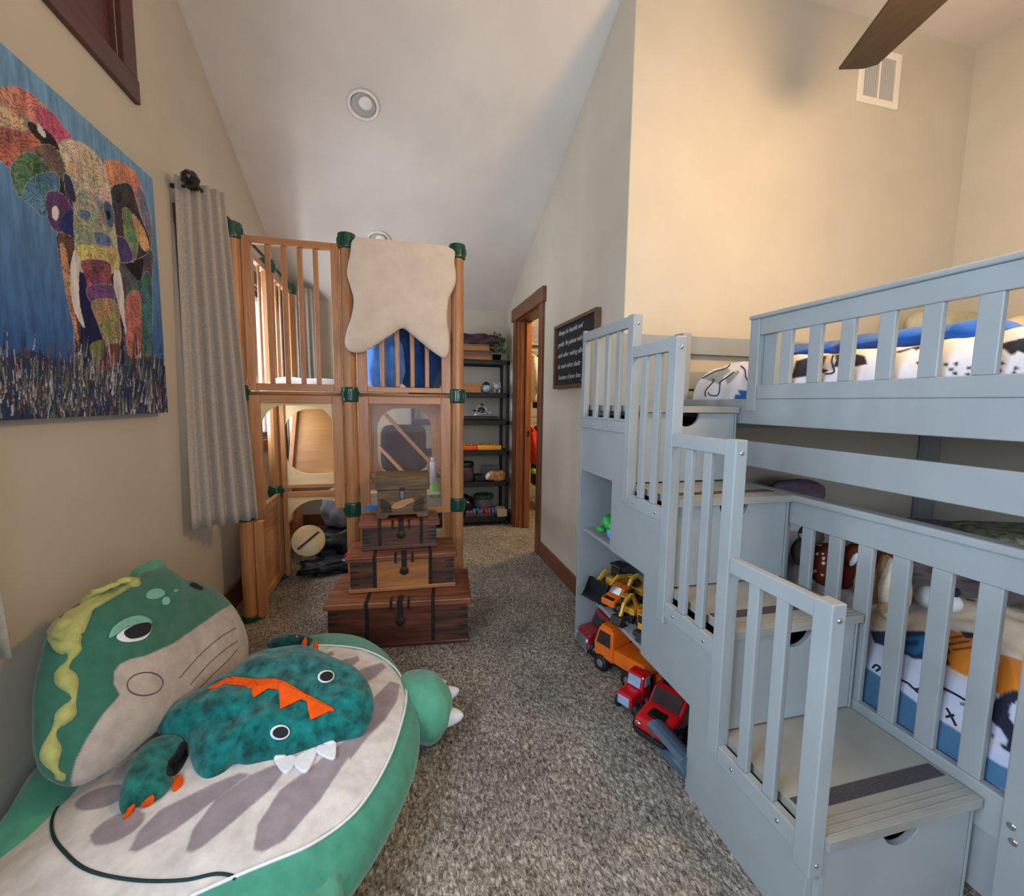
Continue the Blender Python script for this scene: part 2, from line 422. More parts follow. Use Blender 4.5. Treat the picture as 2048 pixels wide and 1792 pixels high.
def decal(name, mat, px, objs, parent, off=.003, th=.004, n=48, rings=8, lift=0., smooth=True, **k):
    """felt patch lying on a surface already built"""
    bv = surf_bvh(objs); O = smoothpts([(x, y, 0) for x, y in px], n) if smooth else []
    if not smooth:
        for i in range(len(px)):
            a = Vector((*px[i], 0)); b_ = Vector((*px[(i+1) % len(px)], 0))
            for t in range(8): O.append(a.lerp(b_, t/8))
        n = len(O)
    c = sum(O, Vector())/n; pts = [c]; last = None
    for i in range(1, rings+1):
        for q in O: pts.append(c+(q-c)*(i/rings))
    vs = []; ds = []
    for q in pts:
        d = ray(q.x, q.y).normalized(); h = bv.ray_cast(CAM, d); ds.append(h[3])
    good = [x for x in ds if x]; md = sorted(good)[len(good)//2] if good else 1.5
    for q, t in zip(pts, ds):
        if t is None or t > md+.25: t = md
        d = ray(q.x, q.y).normalized(); vs.append(CAM+d*(t-off-lift))
    fs = [(0, 1+(j+1) % n, 1+j) for j in range(n)]
    for i in range(rings-1):
        for j in range(n): fs.append((1+i*n+j, 1+i*n+(j+1) % n, 1+(i+1)*n+(j+1) % n, 1+(i+1)*n+j))
    b_ = MB(); b_.add(vs, fs, True); o = b_.build(name, mat, parent, **k)
    s_ = o.modifiers.new('thickness', 'SOLIDIFY'); s_.thickness = th; s_.offset = 0
    return o
def line_on(name, mat, px, objs, parent, r=.0022, n=24, closed=False, **k):
    bv = surf_bvh(objs); vs = []
    for q in smoothpts([(x, y, 0) for x, y in px], n, closed):
        d = ray(q.x, q.y).normalized(); h = bv.ray_cast(CAM, d)
        if h[3]: vs.append(CAM+d*(h[3]-r*.6))
    return MB().tube(vs, r, 5, closed=closed).build(name, mat, parent, **k)
# ================================================================== THE SETTING
def struct(name, mb, mat, parent=None, **k): return mb.build(name, mat, parent, kind='structure' if parent is None else None, **k)
LX, RX, EX, VY, FY, BY = -.97, 1.08, 3.25, 2.04, 4.55, -1.6   # left wall, corridor wall, far right wall, wall behind bed, end wall, wall behind
CZ = 3.285
def slope(y): return min(CZ, 3.192-.441*(y-2.182))
struct('floor', MB().box(LX-.1, EX+.1, BY-.1, 5.7, -.06, 0), 'carpet')
# left wall with window openings: far (y 2.42..4.08, z .95..2.0), near (y -.6...72), high (y 1.0..2.0, z 2.42..3.1)
def wall_holes(mb, fix, a, b, holes, ys, ye, top, flip=False):
    """wall in the plane x=fix..; holes = [(y0,y1,z0,z1)]"""
    cuts = sorted(c for c in {ys, ye, *[h[0] for h in holes], *[h[1] for h in holes], 1.98} if ys <= c <= ye)
    for y0, y1 in zip(cuts, cuts[1:]):
        if y1 <= y0: continue
        hs = sorted([h[2:] for h in holes if h[0] <= y0 and h[1] >= y1]); z = 0
        for z0, z1 in hs:
            if z0 > z: mb.box(a, b, y0, y1, z, z0)
            z = z1
        t0, t1 = top(y0), top(y1)
        mb.prism([(y0, z), (y1, z), (y1, t1), (y0, t0)], 'x', a, b)
    return mb
WH = [(2.46, 4.04, .93, 2.0), (-.62, .75, .85, 2.05), (.95, 2.02, 2.42, 3.12)]
mb = wall_holes(MB(), LX, LX-.12, LX, WH, BY, FY+.1, slope); struct('wall_left', mb, 'wall')
# corridor wall with door opening
mb = wall_holes(MB(), RX, RX, RX+.12, [(3.39, 4.12, 0, 2.0)], VY+.002, 5.6, slope); struct('wall_right', mb, 'wall')
mb = MB().box(RX+.002, EX+.1, VY, VY+.12, 0, CZ+.02); struct('wall_bed_foot', mb, 'wall')
mb = MB().box(EX, EX+.1, BY-.1, VY, 0, CZ+.02); struct('wall_far_right', mb, 'wall')
mb = MB().box(LX-.1, RX, FY, FY+.1, 0, slope(FY)+.05); struct('wall_end', mb, 'wall')
mb = MB()
for (x0, x1, z0, z1) in ((LX-.1, -.45, 0, CZ), (1.55, EX+.1, 0, CZ), (-.45, 1.55, 0, .75), (-.45, 1.55, 2.15, CZ)): mb.box(x0, x1, BY-.1, BY, z0, z1)
struct('wall_back', mb, 'wall')
# ceiling: flat over the bed, sloping down to the end wall
mb = MB().box(LX-.12, EX+.1, BY-.1, 1.98, CZ, CZ+.1); mb.box(RX+.12, EX+.1, 1.98, VY+.12, CZ, CZ+.1)
mb.prism([(1.98, CZ), (5.7, slope(5.7)), (5.7, slope(5.7)+.1), (1.98, CZ+.1)], 'x', LX-.12, RX+.12)
struct('ceiling', mb, 'ceiling')
# closet behind the doorway
mb = MB().box(RX+.12, 3.2, 5.5, 5.6, 0, 2.6); mb.box(3.1, 3.2, VY+.12, 5.5, 0, 2.6); mb.box(RX+.12, 3.2, VY+.12, 5.6, 2.5, 2.6)
struct('wall_closet', mb, 'wall')
# baseboards
struct('baseboard_left', MB().box(LX, LX+.018, .0, FY, 0, .14), 'trim_y', bevel=.004)
struct('baseboard_right', MB().box(RX-.018, RX, VY, 3.30, 0, .115), 'trim_y', bevel=.004)
struct('baseboard_end', MB().box(LX, RX, FY-.018, FY, 0, .115), 'trim_v', bevel=.004)
struct('baseboard_corner', MB().box(RX-.018, RX, 4.21, FY-.02, 0, .115), 'trim_y', bevel=.004)
# door: casing, jamb, pocket door edge
d = MB().use('trim_v')
d.box(RX-.022, RX, 3.30, 3.39, 0, 2.0); d.box(RX-.022, RX, 4.12, 4.20, 0, 2.0)
d1 = struct('door_1', d, None, bevel=.003)
MB().box(RX-.032, RX, 3.27, 4.24, 1.985, 2.10).build('header', 'trim_y', d1, bevel=.003)
MB().box(RX-.0, RX+.13, 4.10, 4.125, 0, 2.0).build('jamb', 'door_orange', d1, bevel=.002)
MB().box(RX+.0, RX+.13, 3.388, 3.40, 0, 2.0).build('jamb', 'trim_v', d1, bevel=.002)
MB().box(RX, RX+.13, 3.39, 4.12, 1.975, 2.0).build('jamb', 'trim_v', d1, bevel=.002)
MB().box(RX+.035, RX+.06, 4.075, 4.10, 0, 1.975).build('door_stop', 'door_orange', d1, bevel=.002)
dp = MB().box(RX+.075, RX+.125, 4.05, 4.10, 0.01, 1.97).build('door_panel', 'door_orange', d1, bevel=.002)
MB().box(RX+.092, RX+.112, 4.046, 4.05, .90, .95).build('latch_plate', 'iron', dp)

# windows
def window(n, y0, y1, z0, z1, wood_='trim_red', mull=1, shutters=False):
    cw = .085; f = MB()
    f.box(LX, LX+.02, y0-cw, y0, z0, z1); f.box(LX, LX+.02, y1, y1+cw, z0, z1)
    f.box(LX, LX+.024, y0-cw-.01, y1+cw+.01, z1, z1+cw); f.box(LX, LX+.02, y0-cw-.01, y1+cw+.01, z0-cw, z0)
    o = struct(n, f, wood_, bevel=.003)
    s = MB(); t = .045
    s.box(LX-.08, LX-.03, y0, y0+t, z0, z1); s.box(LX-.08, LX-.03, y1-t, y1, z0, z1)
    s.box(LX-.08, LX-.03, y0+t, y1-t, z0, z0+t); s.box(LX-.08, LX-.03, y0+t, y1-t, z1-t, z1)
    for k in range(mull): yy = y0+(y1-y0)*(k+1)/(mull+1); s.box(LX-.08, LX-.03, yy-.03, yy+.03, z0+t, z1-t)
    s.build('sash', 'trim_red', o, bevel=.003)
    r = MB().box(LX-.12, LX-.001, y0, y0+.012, z0, z1); r.box(LX-.12, LX-.001, y1-.012, y1, z0, z1); r.box(LX-.12, LX-.001, y0+.012, y1-.012, z0, z0+.012); r.box(LX-.12, LX-.001, y0+.012, y1-.012, z1-.012, z1)
    r.build('reveal', wood_, o)
    if shutters:
        p = MB(); p.box(LX-.028, LX-.012, y0+.012, y1-.012, z0+.012, z1-.012)
        for k in range(4): yy = y0+.012+(y1-y0-.024)*k/4; p.box(LX-.012, LX-.002, yy+.004, yy+.05, z0+.012, z1-.012)
        p.build('shutter', 'trim_red', o, bevel=.004)
    else: MB().box(LX-.058, LX-.052, y0+t, y1-t, z0+t, z1-t).build('pane', 'window_glass', o)
    return o
window('window_1', *WH[0]); window('window_2', *WH[1]); window('window_3', *WH[2], shutters=True)
f = MB(); f.box(-.53, -.45, BY, BY+.02, .67, 2.23); f.box(1.55, 1.63, BY, BY+.02, .67, 2.23); f.box(-.45, 1.55, BY, BY+.02, 2.15, 2.23); f.box(-.45, 1.55, BY, BY+.02, .67, .75); f.box(.52, .58, BY-.06, BY-.02, .75, 2.15)
w4 = struct('window_4', f, 'trim_v'); MB().box(-.45, 1.55, BY-.045, BY-.04, .75, 2.15).build('pane', 'window_glass', w4)

# recessed ceiling lights in the slope
SR = Matrix.Rotation(math.atan(-.441), 4, 'X')
for i, (x, y, lb) in enumerate(((-.183, 2.841, 'round white recessed ceiling light high in the sloped ceiling, nearer one'), (-.148, 3.78, 'round white recessed ceiling light low on the slope, above the sheepskin'))):
    z = slope(y); r = .088
    t = thing('recessed_light', lb, 'ceiling light', (x, y, z), 0, 'recessed lights in the sloped ceiling')
    R = Matrix.Rotation(math.atan(-.441), 4, 'X')
    b = MB(); b.M = Matrix.Translation((x, y, z)) @ R
    b.lathe([(r*.80, -.001), (r*.84, -.010), (r*.95, -.012), (r, -.004), (r, 0)], (0, 0, 0), 36)
    # trim ring only: strip the caps
    b.f = b.f[:-2]; b.mi = b.mi[:-2]; b.sm = b.sm[:-2]
    b.build('trim_ring', 'white_plastic', t)
    b = MB(); b.M = Matrix.Translation((x, y, z)) @ R
    b.lathe([(r*.80, -.0015), (r*.7, -.006), (r*.45, -.0085), (.001, -.009)], (0, 0, 0), 32); b.build('baffle', 'vent_slat', t)
    b = MB(); b.M = Matrix.Translation((x, y, z)) @ R
    b.sq((.012, -.02, -.014), (.038, .038, .012)); b.build('bulb', 'white_plastic', t)

# wall vent
t = thing('wall_vent', 'white rectangular air return vent high on the warm wall behind the bed', 'vent', (2.548, VY, 2.86))
b = MB(); x0, x1, z0, z1 = 2.405, 2.69, 2.86, 3.14
b.box(x0, x1, VY-.012, VY, z0, z0+.035); b.box(x0, x1, VY-.012, VY, z1-.035, z1); b.box(x0, x0+.035, VY-.012, VY, z0+.035, z1-.035); b.box(x1-.035, x1, VY-.012, VY, z0+.035, z1-.035)
b.box((x0+x1)/2-.006, (x0+x1)/2+.006, VY-.010, VY, z0+.035, z1-.035); b.build('frame', 'vent_white', t, bevel=.003)
b = MB()
for k in range(17):
    x = x0+.04+k*.0125
    b.bar((x, VY-.005, z0+.035), (x, VY-.005, z1-.035), .008, .002, (.5, 1, 0))
b.box(x0+.03, x1-.03, VY-.002, VY-.001, z0+.03, z1-.03); b.build('slats', 'vent_slat', t)

# wall plates by the shelf
for (z, h, lb) in ((1.42, .115, 'white switch plate on the corridor wall beside the black shelf, upper'), (1.14, .115, 'white wall plate between shelf and door casing, middle'), (.42, .115, 'white outlet plate low on the wall between shelf and door')):
    t = thing('wall_plate', lb, 'wall plate', (RX, 4.30, z)); bx('plate', 'white_plastic', (RX-.006, RX, 4.265, 4.335, z, z+h), t, .002)
    bx('toggle', 'white_plastic', (RX-.014, RX-.006, 4.293, 4.307, z+.045, z+.07), t, .001)
t = thing('wall_plate', 'small white outlet plate low on the pale wall beside the staircase', 'wall plate', (RX, 2.62, .33))
bx('plate', 'wall', (RX-.006, RX, 2.585, 2.655, .33, .445), t, .002)

# ceiling fan with its lamp (one blade reaches into view)
HX, HY, FZ = 1.56, .80, 2.60
t = thing('ceiling_fan', 'dark brown wooden bladed ceiling fan hanging over the bed', 'ceiling fan', (HX, HY, 2.30))
MB().lathe([(.055, CZ), (.07, CZ-.03), (.03, CZ-.07), (.014, CZ-.08), (.014, 2.74), (.03, 2.74), (.10, 2.70), (.11, 2.63), (.07, 2.58), (.05, 2.56)][::-1], (HX, HY, 0), 24).build('motor', 'iron', t)
MB().lathe([(.05, 2.56), (.11, 2.54), (.12, 2.51), (.04, 2.50)], (HX, HY, 0), 24).build('lamp_fitter', 'iron', t)
MB().lathe([(.02, 2.395), (.08, 2.41), (.115, 2.45), (.12, 2.50)], (HX, HY, 0), 24).build('lamp_bowl', 'lamp_glow', t)
bl = [(1.768, 1.586), (1.86, 1.556), (1.894, 1.524), (1.825, 1.242), (1.735, 1.02), (1.66, .93), (1.59, .95), (1.60, 1.10), (1.635, 1.293)]
for k in range(3):
    R = Matrix.Translation((HX, HY, 0)) @ Matrix.Rotation(k*2*math.pi/3, 4, 'Z') @ Matrix.Translation((-HX, -HY, 0))
    b = MB(); b.M = R; ax = Vector((1.78-1.62, 1.5-.95, 0)).normalized()
    b.prism(bl, 'z', FZ, FZ+.010)
    b.bar((HX, HY, FZ-.004), (1.645, 1.06, FZ-.004), .05, .01); b.build('blade', 'fan_wood', t, bevel=.002)
# ================================================================== LEFT WALL: painting, curtains
PX = LX+.042
t = thing('canvas_painting', 'large canvas painting of a multicoloured elephant on blue, on the left wall', 'painting', (LX, 1.6, 1.16))
y0, y1, z0, z1 = 1.12, 2.112, 1.162, 2.072
ny, nz = 330, 300; V = []
for i in range(nz+1):
    for j in range(ny+1): V.append(Vector((PX, y0+(y1-y0)*j/ny, z0+(z1-z0)*i/nz)))
F = [(i*(ny+1)+j, i*(ny+1)+j+1, (i+1)*(ny+1)+j+1, (i+1)*(ny+1)+j) for i in range(nz) for j in range(ny)]
EL = [
 ([(-40, 150), (0, 175), (28, 172), (62, 188), (100, 222), (128, 255), (143, 278), (120, 292), (60, 240), (30, 240), (-40, 300)], (222, 118, 84), 1),
 ([(70, 215), (100, 222), (128, 255), (143, 278), (118, 294), (85, 262)], (205, 60, 110), .7),
 ([(-40, 200), (0, 205), (25, 225), (55, 245), (50, 262), (0, 268), (-40, 280)], (225, 190, 120), 1),
 ([(-40, 250), (40, 262), (72, 268), (100, 282), (70, 300), (45, 305), (22, 335), (0, 320), (-40, 300)], (198, 78, 58), 1),
 ([(55, 243), (70, 248), (108, 275), (125, 320), (135, 365), (150, 430), (150, 480), (120, 455), (100, 340), (85, 290), (60, 262)], (52, 38, 56), 1),
 ([(74, 248), (80, 250), (92, 270), (88, 275), (76, 262)], (230, 225, 215)),
 ([(70, 300), (100, 290), (128, 320), (130, 360), (115, 352), (95, 340)], (120, 96, 92), 1),
 ([(22, 335), (45, 308), (72, 310), (98, 335), (95, 352), (62, 362), (45, 395), (28, 372)], (84, 132, 88), 1),
 ([(45, 395), (62, 358), (95, 345), (115, 350), (118, 380), (100, 420), (85, 432), (68, 415)], (48, 132, 172), 1),
 ([(92, 395), (105, 382), (128, 392), (150, 430), (152, 470), (130, 472), (112, 462), (97, 440)], (96, 62, 128), .6),
 ([(104, 418), (112, 412), (118, 425), (114, 440), (106, 436)], (228, 220, 225)),
 ([(122, 440), (140, 420), (153, 440), (148, 478), (134, 474), (122, 462)], (34, 44, 128), .4),
 # legs and body
 ([(116, 465), (148, 480), (160, 520), (170, 600), (182, 700), (186, 740), (162, 748), (152, 700), (146, 640), (130, 560), (118, 510)], (92, 70, 66), 1),
 ([(120, 490), (132, 500), (142, 560), (152, 640), (158, 690), (146, 650), (128, 560)], (210, 140, 60), 1),
 ([(146, 500), (235, 505), (250, 560), (250, 760), (170, 752), (160, 620)], (28, 34, 84), .15),
 ([(236, 500), (300, 495), (304, 560), (303, 640), (300, 715), (285, 740), (252, 735), (247, 600)], (84, 96, 104), 1),
 ([(252, 600), (280, 590), (284, 700), (256, 705)], (200, 88, 72), 1),
 ([(284, 560), (303, 560), (302, 700), (286, 690)], (40, 120, 130), 1),
 ([(248, 520), (285, 515), (280, 560), (262, 545)], (40, 30, 40), .4),
 # ear right
 ([(207, 328), (222, 320), (240, 324), (270, 345), (286, 385), (303, 450), (304, 478), (288, 470), (262, 390), (240, 378), (222, 380)], (226, 118, 62), 1),
 ([(275, 372), (290, 395), (304, 450), (304, 485), (292, 480), (282, 430)], (120, 130, 170), 1),
 ([(222, 380), (240, 368), (262, 372), (280, 430), (300, 480), (296, 505), (262, 520), (238, 505), (228, 440)], (70, 62, 76), 1),
 ([(245, 420), (262, 425), (275, 470), (272, 515), (258, 520), (250, 470)], (110, 150, 88), 1),
 ([(264, 430), (280, 445), (298, 490), (290, 502), (276, 480)], (232, 172, 66), 1),
 ([(228, 478), (250, 478), (266, 515), (250, 525), (232, 515)], (72, 52, 130), .6),
 # head
 ([(118, 292), (128, 280), (146, 280), (175, 292), (205, 325), (216, 360), (222, 395), (226, 440), (234, 500), (236, 525), (232, 545), (165, 545), (150, 500), (150, 440), (140, 370), (128, 330)], (214, 200, 168), 1),
 ([(150, 400), (170, 380), (200, 400), (226, 440), (234, 520), (200, 500), (165, 500), (150, 470)], (170, 176, 152), 1),
 ([(160, 420), (180, 425), (178, 440), (162, 436)], (70, 110, 170), 1), ([(190, 465), (215, 470), (222, 490), (195, 488)], (80, 120, 190), 1),
 ([(158, 490), (230, 500), (236, 540), (215, 530), (168, 535), (158, 510)], (210, 200, 90), 1),
 ([(128, 350), (140, 355), (152, 395), (146, 405), (132, 385)], (50, 50, 80), 1),
 ([(208, 405), (222, 410), (228, 440), (222, 456), (212, 440)], (60, 110, 150), 1), ([(213, 422), (220, 424), (221, 438), (215, 436)], (18, 18, 26)),
 # trunk
 ([(164, 522), (218, 525), (222, 560), (228, 600), (238, 640), (241, 700), (232, 745), (205, 760), (186, 740), (190, 722), (208, 722), (212, 700), (198, 650), (182, 600), (172, 560)], (150, 60, 92), 1),
 ([(176, 575), (222, 570), (228, 600), (200, 610), (182, 604)], (120, 70, 140), 1),
 ([(184, 605), (229, 602), (240, 650), (241, 690), (214, 690), (198, 650)], (176, 150, 96), 1),
 ([(212, 692), (241, 692), (232, 745), (205, 760), (186, 740), (190, 722), (208, 722)], (150, 66, 62), 1),
 ([(180, 690), (208, 680), (210, 705), (200, 722), (186, 722)], (120, 130, 70), .3),
 # tusks
 ([(150, 498), (160, 520), (158, 560), (160, 610), (170, 657), (152, 630), (142, 590), (140, 545), (144, 515)], (232, 226, 226)),
 ([(226, 555), (238, 540), (246, 575), (250, 630), (253, 668), (244, 640), (234, 600)], (232, 226, 226)),
]
rg = random.Random(3); GR = []
for k in range(1500):
    x = rg.uniform(-150, 345); yb = rg.uniform(700, 842); h = rg.uniform(14, 60)*(.55 if yb > 800 else 1); s_ = rg.uniform(-6, 6)
    if k % 3: yb = rg.uniform(745, 842)
    c = rg.choice([(60, 74, 96), (40, 52, 88), (86, 104, 90), (150, 150, 160), (110, 116, 92), (190, 190, 200), (52, 70, 120), (70, 60, 84), (128, 90, 74)])
    GR.append(([(x-1.8, yb), (x+1.8, yb), (x+s_, yb-h)], c))
grass_base = ([(-260, 705), (0, 715), (60, 700), (120, 722), (185, 745), (250, 735), (300, 712), (348, 726), (352, 860), (-260, 870)], (48, 60, 96), .25)
ELS = []
for L in EL:
    sp = [(q.x, q.y) for q in smoothpts([(x, y, 0) for x, y in L[0]], 60)]
    a_ = np.array(sp); c_ = a_.mean(0); d_ = a_-c_; ln = np.maximum(np.hypot(d_[:, 0], d_[:, 1]), 1)[:, None]
    if len(L) > 2 and L[2] > .5: ELS.append(([tuple(q) for q in a_+d_/ln*1.5], (176, 168, 172)))
    ELS.append((sp,)+tuple(L[1:]))
Cc = paint(V, ELS+[grass_base]+GR, (62, 116, 178), False)
Pz = np.array([v.z for v in V]); Py = np.array([v.y for v in V])
bgm = (Cc[:, 3] == 0) & (np.abs(Cc[:, 0]-lin((62, 116, 178))[0]) < 1e-6)
tt = np.clip((Pz-1.3)/.75, 0, 1)[:, None]; top = np.array(lin((122, 168, 206))); mid = np.array(lin((52, 96, 160)))
Cc[bgm, :3] = (mid*(1-tt)+top*tt)[bgm]
sig = ([(310, 766), (342, 768), (345, 784), (312, 782)],)
MB().add(V, F).build('painted_face', 'canvas_paint', t, col=Cc)
b = MB(); b.box(LX+.002, PX-.001, y0, y1, z0, z1)
b.build('canvas', 'steel_blue', t)

def curtain(name, label, top, bot, zt, zb, folds, amp, mat, parent_rings=True):
    """pleated panel hanging from a rod: top and bottom edge lines in plan"""
    t = thing(name, label, 'curtain', (bot[0][0], bot[0][1], zb)); n = folds*12; m_ = 26; vs = []; fs = []
    for i in range(m_+1):
        q = i/m_; z = zt+(zb-zt)*q; a = Vector(top[0]).lerp(Vector(bot[0]), q); b_ = Vector(top[1]).lerp(Vector(bot[1]), q)
        d = (b_-a); nr = Vector((d.y, -d.x)).normalized()
        for j in range(n+1):
            s_ = j/n; w_ = math.sin(s_*folds*2*math.pi+.5+.25*math.sin(3*q))*amp*(.65+.5*q)*(min(1, s_*3.+.15))
            w_ += .006*noise.noise((s_*6, q*4, 1.3))
            p = a+d*s_+nr*w_; vs.append((p.x, p.y, z))
    for i in range(m_):
        for j in range(n): fs.append((i*(n+1)+j, i*(n+1)+j+1, (i+1)*(n+1)+j+1, (i+1)*(n+1)+j))
    o = MB().add(vs, fs, True).build('panel', mat, t); s_ = o.modifiers.new('thickness', 'SOLIDIFY'); s_.thickness = .004
    return t
curtain('curtain', 'long grey linen curtain hanging beside the elephant painting', [(-.945, 2.335), (-.80, 2.475)], [(-.925, 2.245), (-.70, 2.40)], 2.19, .63, 5, .020, 'curtain')
curtain('curtain', 'pale grey curtain at the far end of the window, behind the climbing tower', [(-.93, 4.1), (-.73, 4.36)], [(-.93, 4.06), (-.70, 4.36)], 2.19, .62, 6, .022, 'curtain_pale')
curtain('curtain', 'pale curtain edge at the left border of the photo, low beside the green dinosaur', [(-.93, .80), (-.90, 1.10)], [(-.93, .88), (-.89, 1.22)], 2.13, .62, 5, .020, 'curtain_pale')
t = thing('curtain_rod', 'thin black curtain rod with a faceted dark finial above the window', 'curtain rod', (-.87, 3.2, 2.15))
MB().tube([(-.87, 2.34, 2.165), (-.87, 4.42, 2.165)], .009, 10).build('rod', 'black_metal', t)
b = MB(); b.lathe([(.012, 0), (.02, -.012), (.036, -.035), (.034, -.062), (.018, -.085), (.006, -.09)], (-.87, 2.345, 2.165), 7, 'y'); b.f = [f for f in b.f]; b.sm = [False]*len(b.sm); b.build('finial', 'black_gloss', t)
b = MB(); b.lathe([(.012, 0), (.034, .03), (.03, .06), (.006, .08)], (-.87, 4.42, 2.165), 7, 'y'); b.sm = [False]*len(b.sm); b.build('finial', 'black_gloss', t)
for y in (2.36, 4.33): bx('bracket', 'black_metal', (LX, -.862, y-.008, y+.008, 2.145, 2.16), t, .001)
t = thing('curtain_rod', 'black rod of the curtain at the left border of the photo', 'curtain rod', (-.87, 0, 2.10))
MB().tube([(-.87, -.9, 2.10), (-.87, 1.1, 2.10)], .009, 10).build('rod', 'black_metal', t)

# ================================================================== CHALKBOARD SIGN
t = thing('chalkboard_sign', 'black letter sign with white script in a brown wood frame on the corridor wall', 'sign', (RX, 2.6, 1.31))
yA, yB, zA, zB = 2.30, 2.985, 1.318, 1.748; fw = .022; xo = RX-.034
bx('board', 'chalk', (RX-.016, RX-.002, yA+.01, yB-.01, zA+.01, zB-.01), t, 0)
for dims in ((xo, RX, yA, yA+fw, zA+fw, zB-fw), (xo, RX, yB-fw, yB, zA+fw, zB-fw), (xo, RX, yA, yB, zB-fw, zB), (xo, RX, yA, yB, zA, zA+fw)): bx('frame_rail', 'frame_brown', dims, t, .002)
def text(name, s, size, M, mat, parent, shear=.0, ext=.0008, align='LEFT'):
    cu = bpy.data.curves.new(name, 'FONT'); cu.body = s; cu.size = size; cu.shear = shear; cu.extrude = ext; cu.offset = -.0006; cu.align_x = align; cu.resolution_u = 3
    to = bpy.data.objects.new(name+'_tmp', cu); COL.objects.link(to); dg = bpy.context.evaluated_depsgraph_get(); dg.update()
    me = bpy.data.meshes.new_from_object(to.evaluated_get(dg)); bpy.data.objects.remove(to)
    me.transform(W(parent).inverted() @ M if parent else M); me.materials.clear(); me.materials.append(MATS[mat])
    o = bpy.data.objects.new(name, me); link(o, parent); return o
for k, s in enumerate(('Always be humble and', 'gentle. Be patient with', 'each other making allowance', "for each others faults", 'because of your love.')):
    M = Matrix.Translation((RX-.0175, yB-.045-(.02 if k == 4 else 0), zB-.072-k*.074)) @ Matrix(((0, 0, -1, 0), (-1, 0, 0, 0), (0, 1, 0, 0), (0, 0, 0, 1)))
    text('lettering', s, .046, M, 'chalk_white', t, .45)
M = Matrix.Translation((RX-.0175, 2.52, zA+.034)) @ Matrix(((0, 0, -1, 0), (-1, 0, 0, 0), (0, 1, 0, 0), (0, 0, 0, 1)))
text('lettering', 'Ephesians 4:2', .028, M, 'chalk_white', t, .3)
# ================================================================== STORAGE STAIRCASE
G = 'grey_paint'
SX = .862; BX = 1.352          # outer face of the side panel, bed end face
st = thing('storage_staircase', 'light grey storage staircase of four drawer steps leading up to the bunk bed', 'staircase', (1.1, 1.35, 0))
poly = [(.69, 0), (1.112, 0), (1.112, .287), (1.404, .287), (1.404, .597), (1.681, .597), (1.681, .895), (2.015, .895), (2.015, 1.16), (1.56, 1.16), (1.56, .86), (1.28, .86), (1.28, .53), (.985, .53), (.985, .25), (.69, .25)]
MB().prism(poly, 'x', SX, SX+.018).build('side_panel', G, st, bevel=.0015)
bx('back_panel', G, (SX-.005, BX, 2.005, 2.025, 0, 1.565), st, .002)
MB().prism([(1.134, 0), (2.003, 0), (2.003, .88), (1.702, .88), (1.702, .56), (1.426, .56), (1.426, .25), (1.134, .25)], 'x', 1.20, 1.212).build('shelf_back', G, st)
for z, ya in ((.602, 1.41), (.292, 1.12)): bx('shelf', G, (SX+.022, 1.20, ya, 2.004, z-.016, z), st, .0015)
bx('shelf_divider', G, (SX+.02, 1.2, 1.684, 1.70, .60, .90), st, .001)
bx('shelf_divider', G, (SX+.02, 1.2, 1.408, 1.424, .292, .60), st, .001)
bx('shelf_divider', G, (SX+.02, 1.2, 1.116, 1.132, .0, .292), st, .001)
STEPS = [(.672, .285, 0), (.985, .595, .285), (1.262, .905, .595), (1.545, 1.213, .905)]
ends = [1.01, 1.285, 1.57, 2.004]
for k, ((yf, zt, zb), ye) in enumerate(zip(STEPS, ends)):
    th = .024
    b = MB(); b.box(SX+.022, BX-.002, yf-.010, ye, zt-th, zt)
    for g in range(3): b.box(SX+.03, BX-.01, yf+.002+g*.016, yf+.006+g*.016, zt, zt+.0018)
    tr = b.build('tread', 'grey_tread', st, bevel=.004)
    bx('grip_strip', 'grip_tape', (SX+.03, BX-.012, yf+.062, yf+.10, zt, zt+.0015), tr, 0)
    cx, r = 1.118, .058
    arc = [(cx-r*math.cos(a), (zt-th-.002)-r*.95*math.sin(a)) for a in [math.pi*i/14 for i in range(15)]]
    f = [(SX+.034, zb+.006), (BX-.012, zb+.006), (BX-.012, zt-th-.002)]+arc[::-1]+[(SX+.034, zt-th-.002)]
    dr = MB().prism(f, 'y', yf+.006, yf+.022).build('drawer_front', G, st, bevel=.0015)
    b = MB(); b.box(SX+.05, SX+.06, yf+.022, ye-.02, zb+.01, zt-.05); b.box(BX-.03, BX-.02, yf+.022, ye-.02, zb+.01, zt-.05); b.box(SX+.05, BX-.02, yf+.022, ye-.02, zb+.01, zb+.02); b.box(SX+.05, BX-.02, ye-.03, ye-.02, zb+.01, zt-.05)
    b.build('drawer_box', 'drawer_shade', dr)  # near-black colour stands in for the shade inside the drawer
    bx('carcass_side', G, (SX+.018, SX+.032, yf+.004, yf+.03, zb+.003, zt-th), st, .001); bx('carcass_side', G, (BX-.01, BX-.002, yf+.004, ye, zb+.003, zt-th), st, .001)
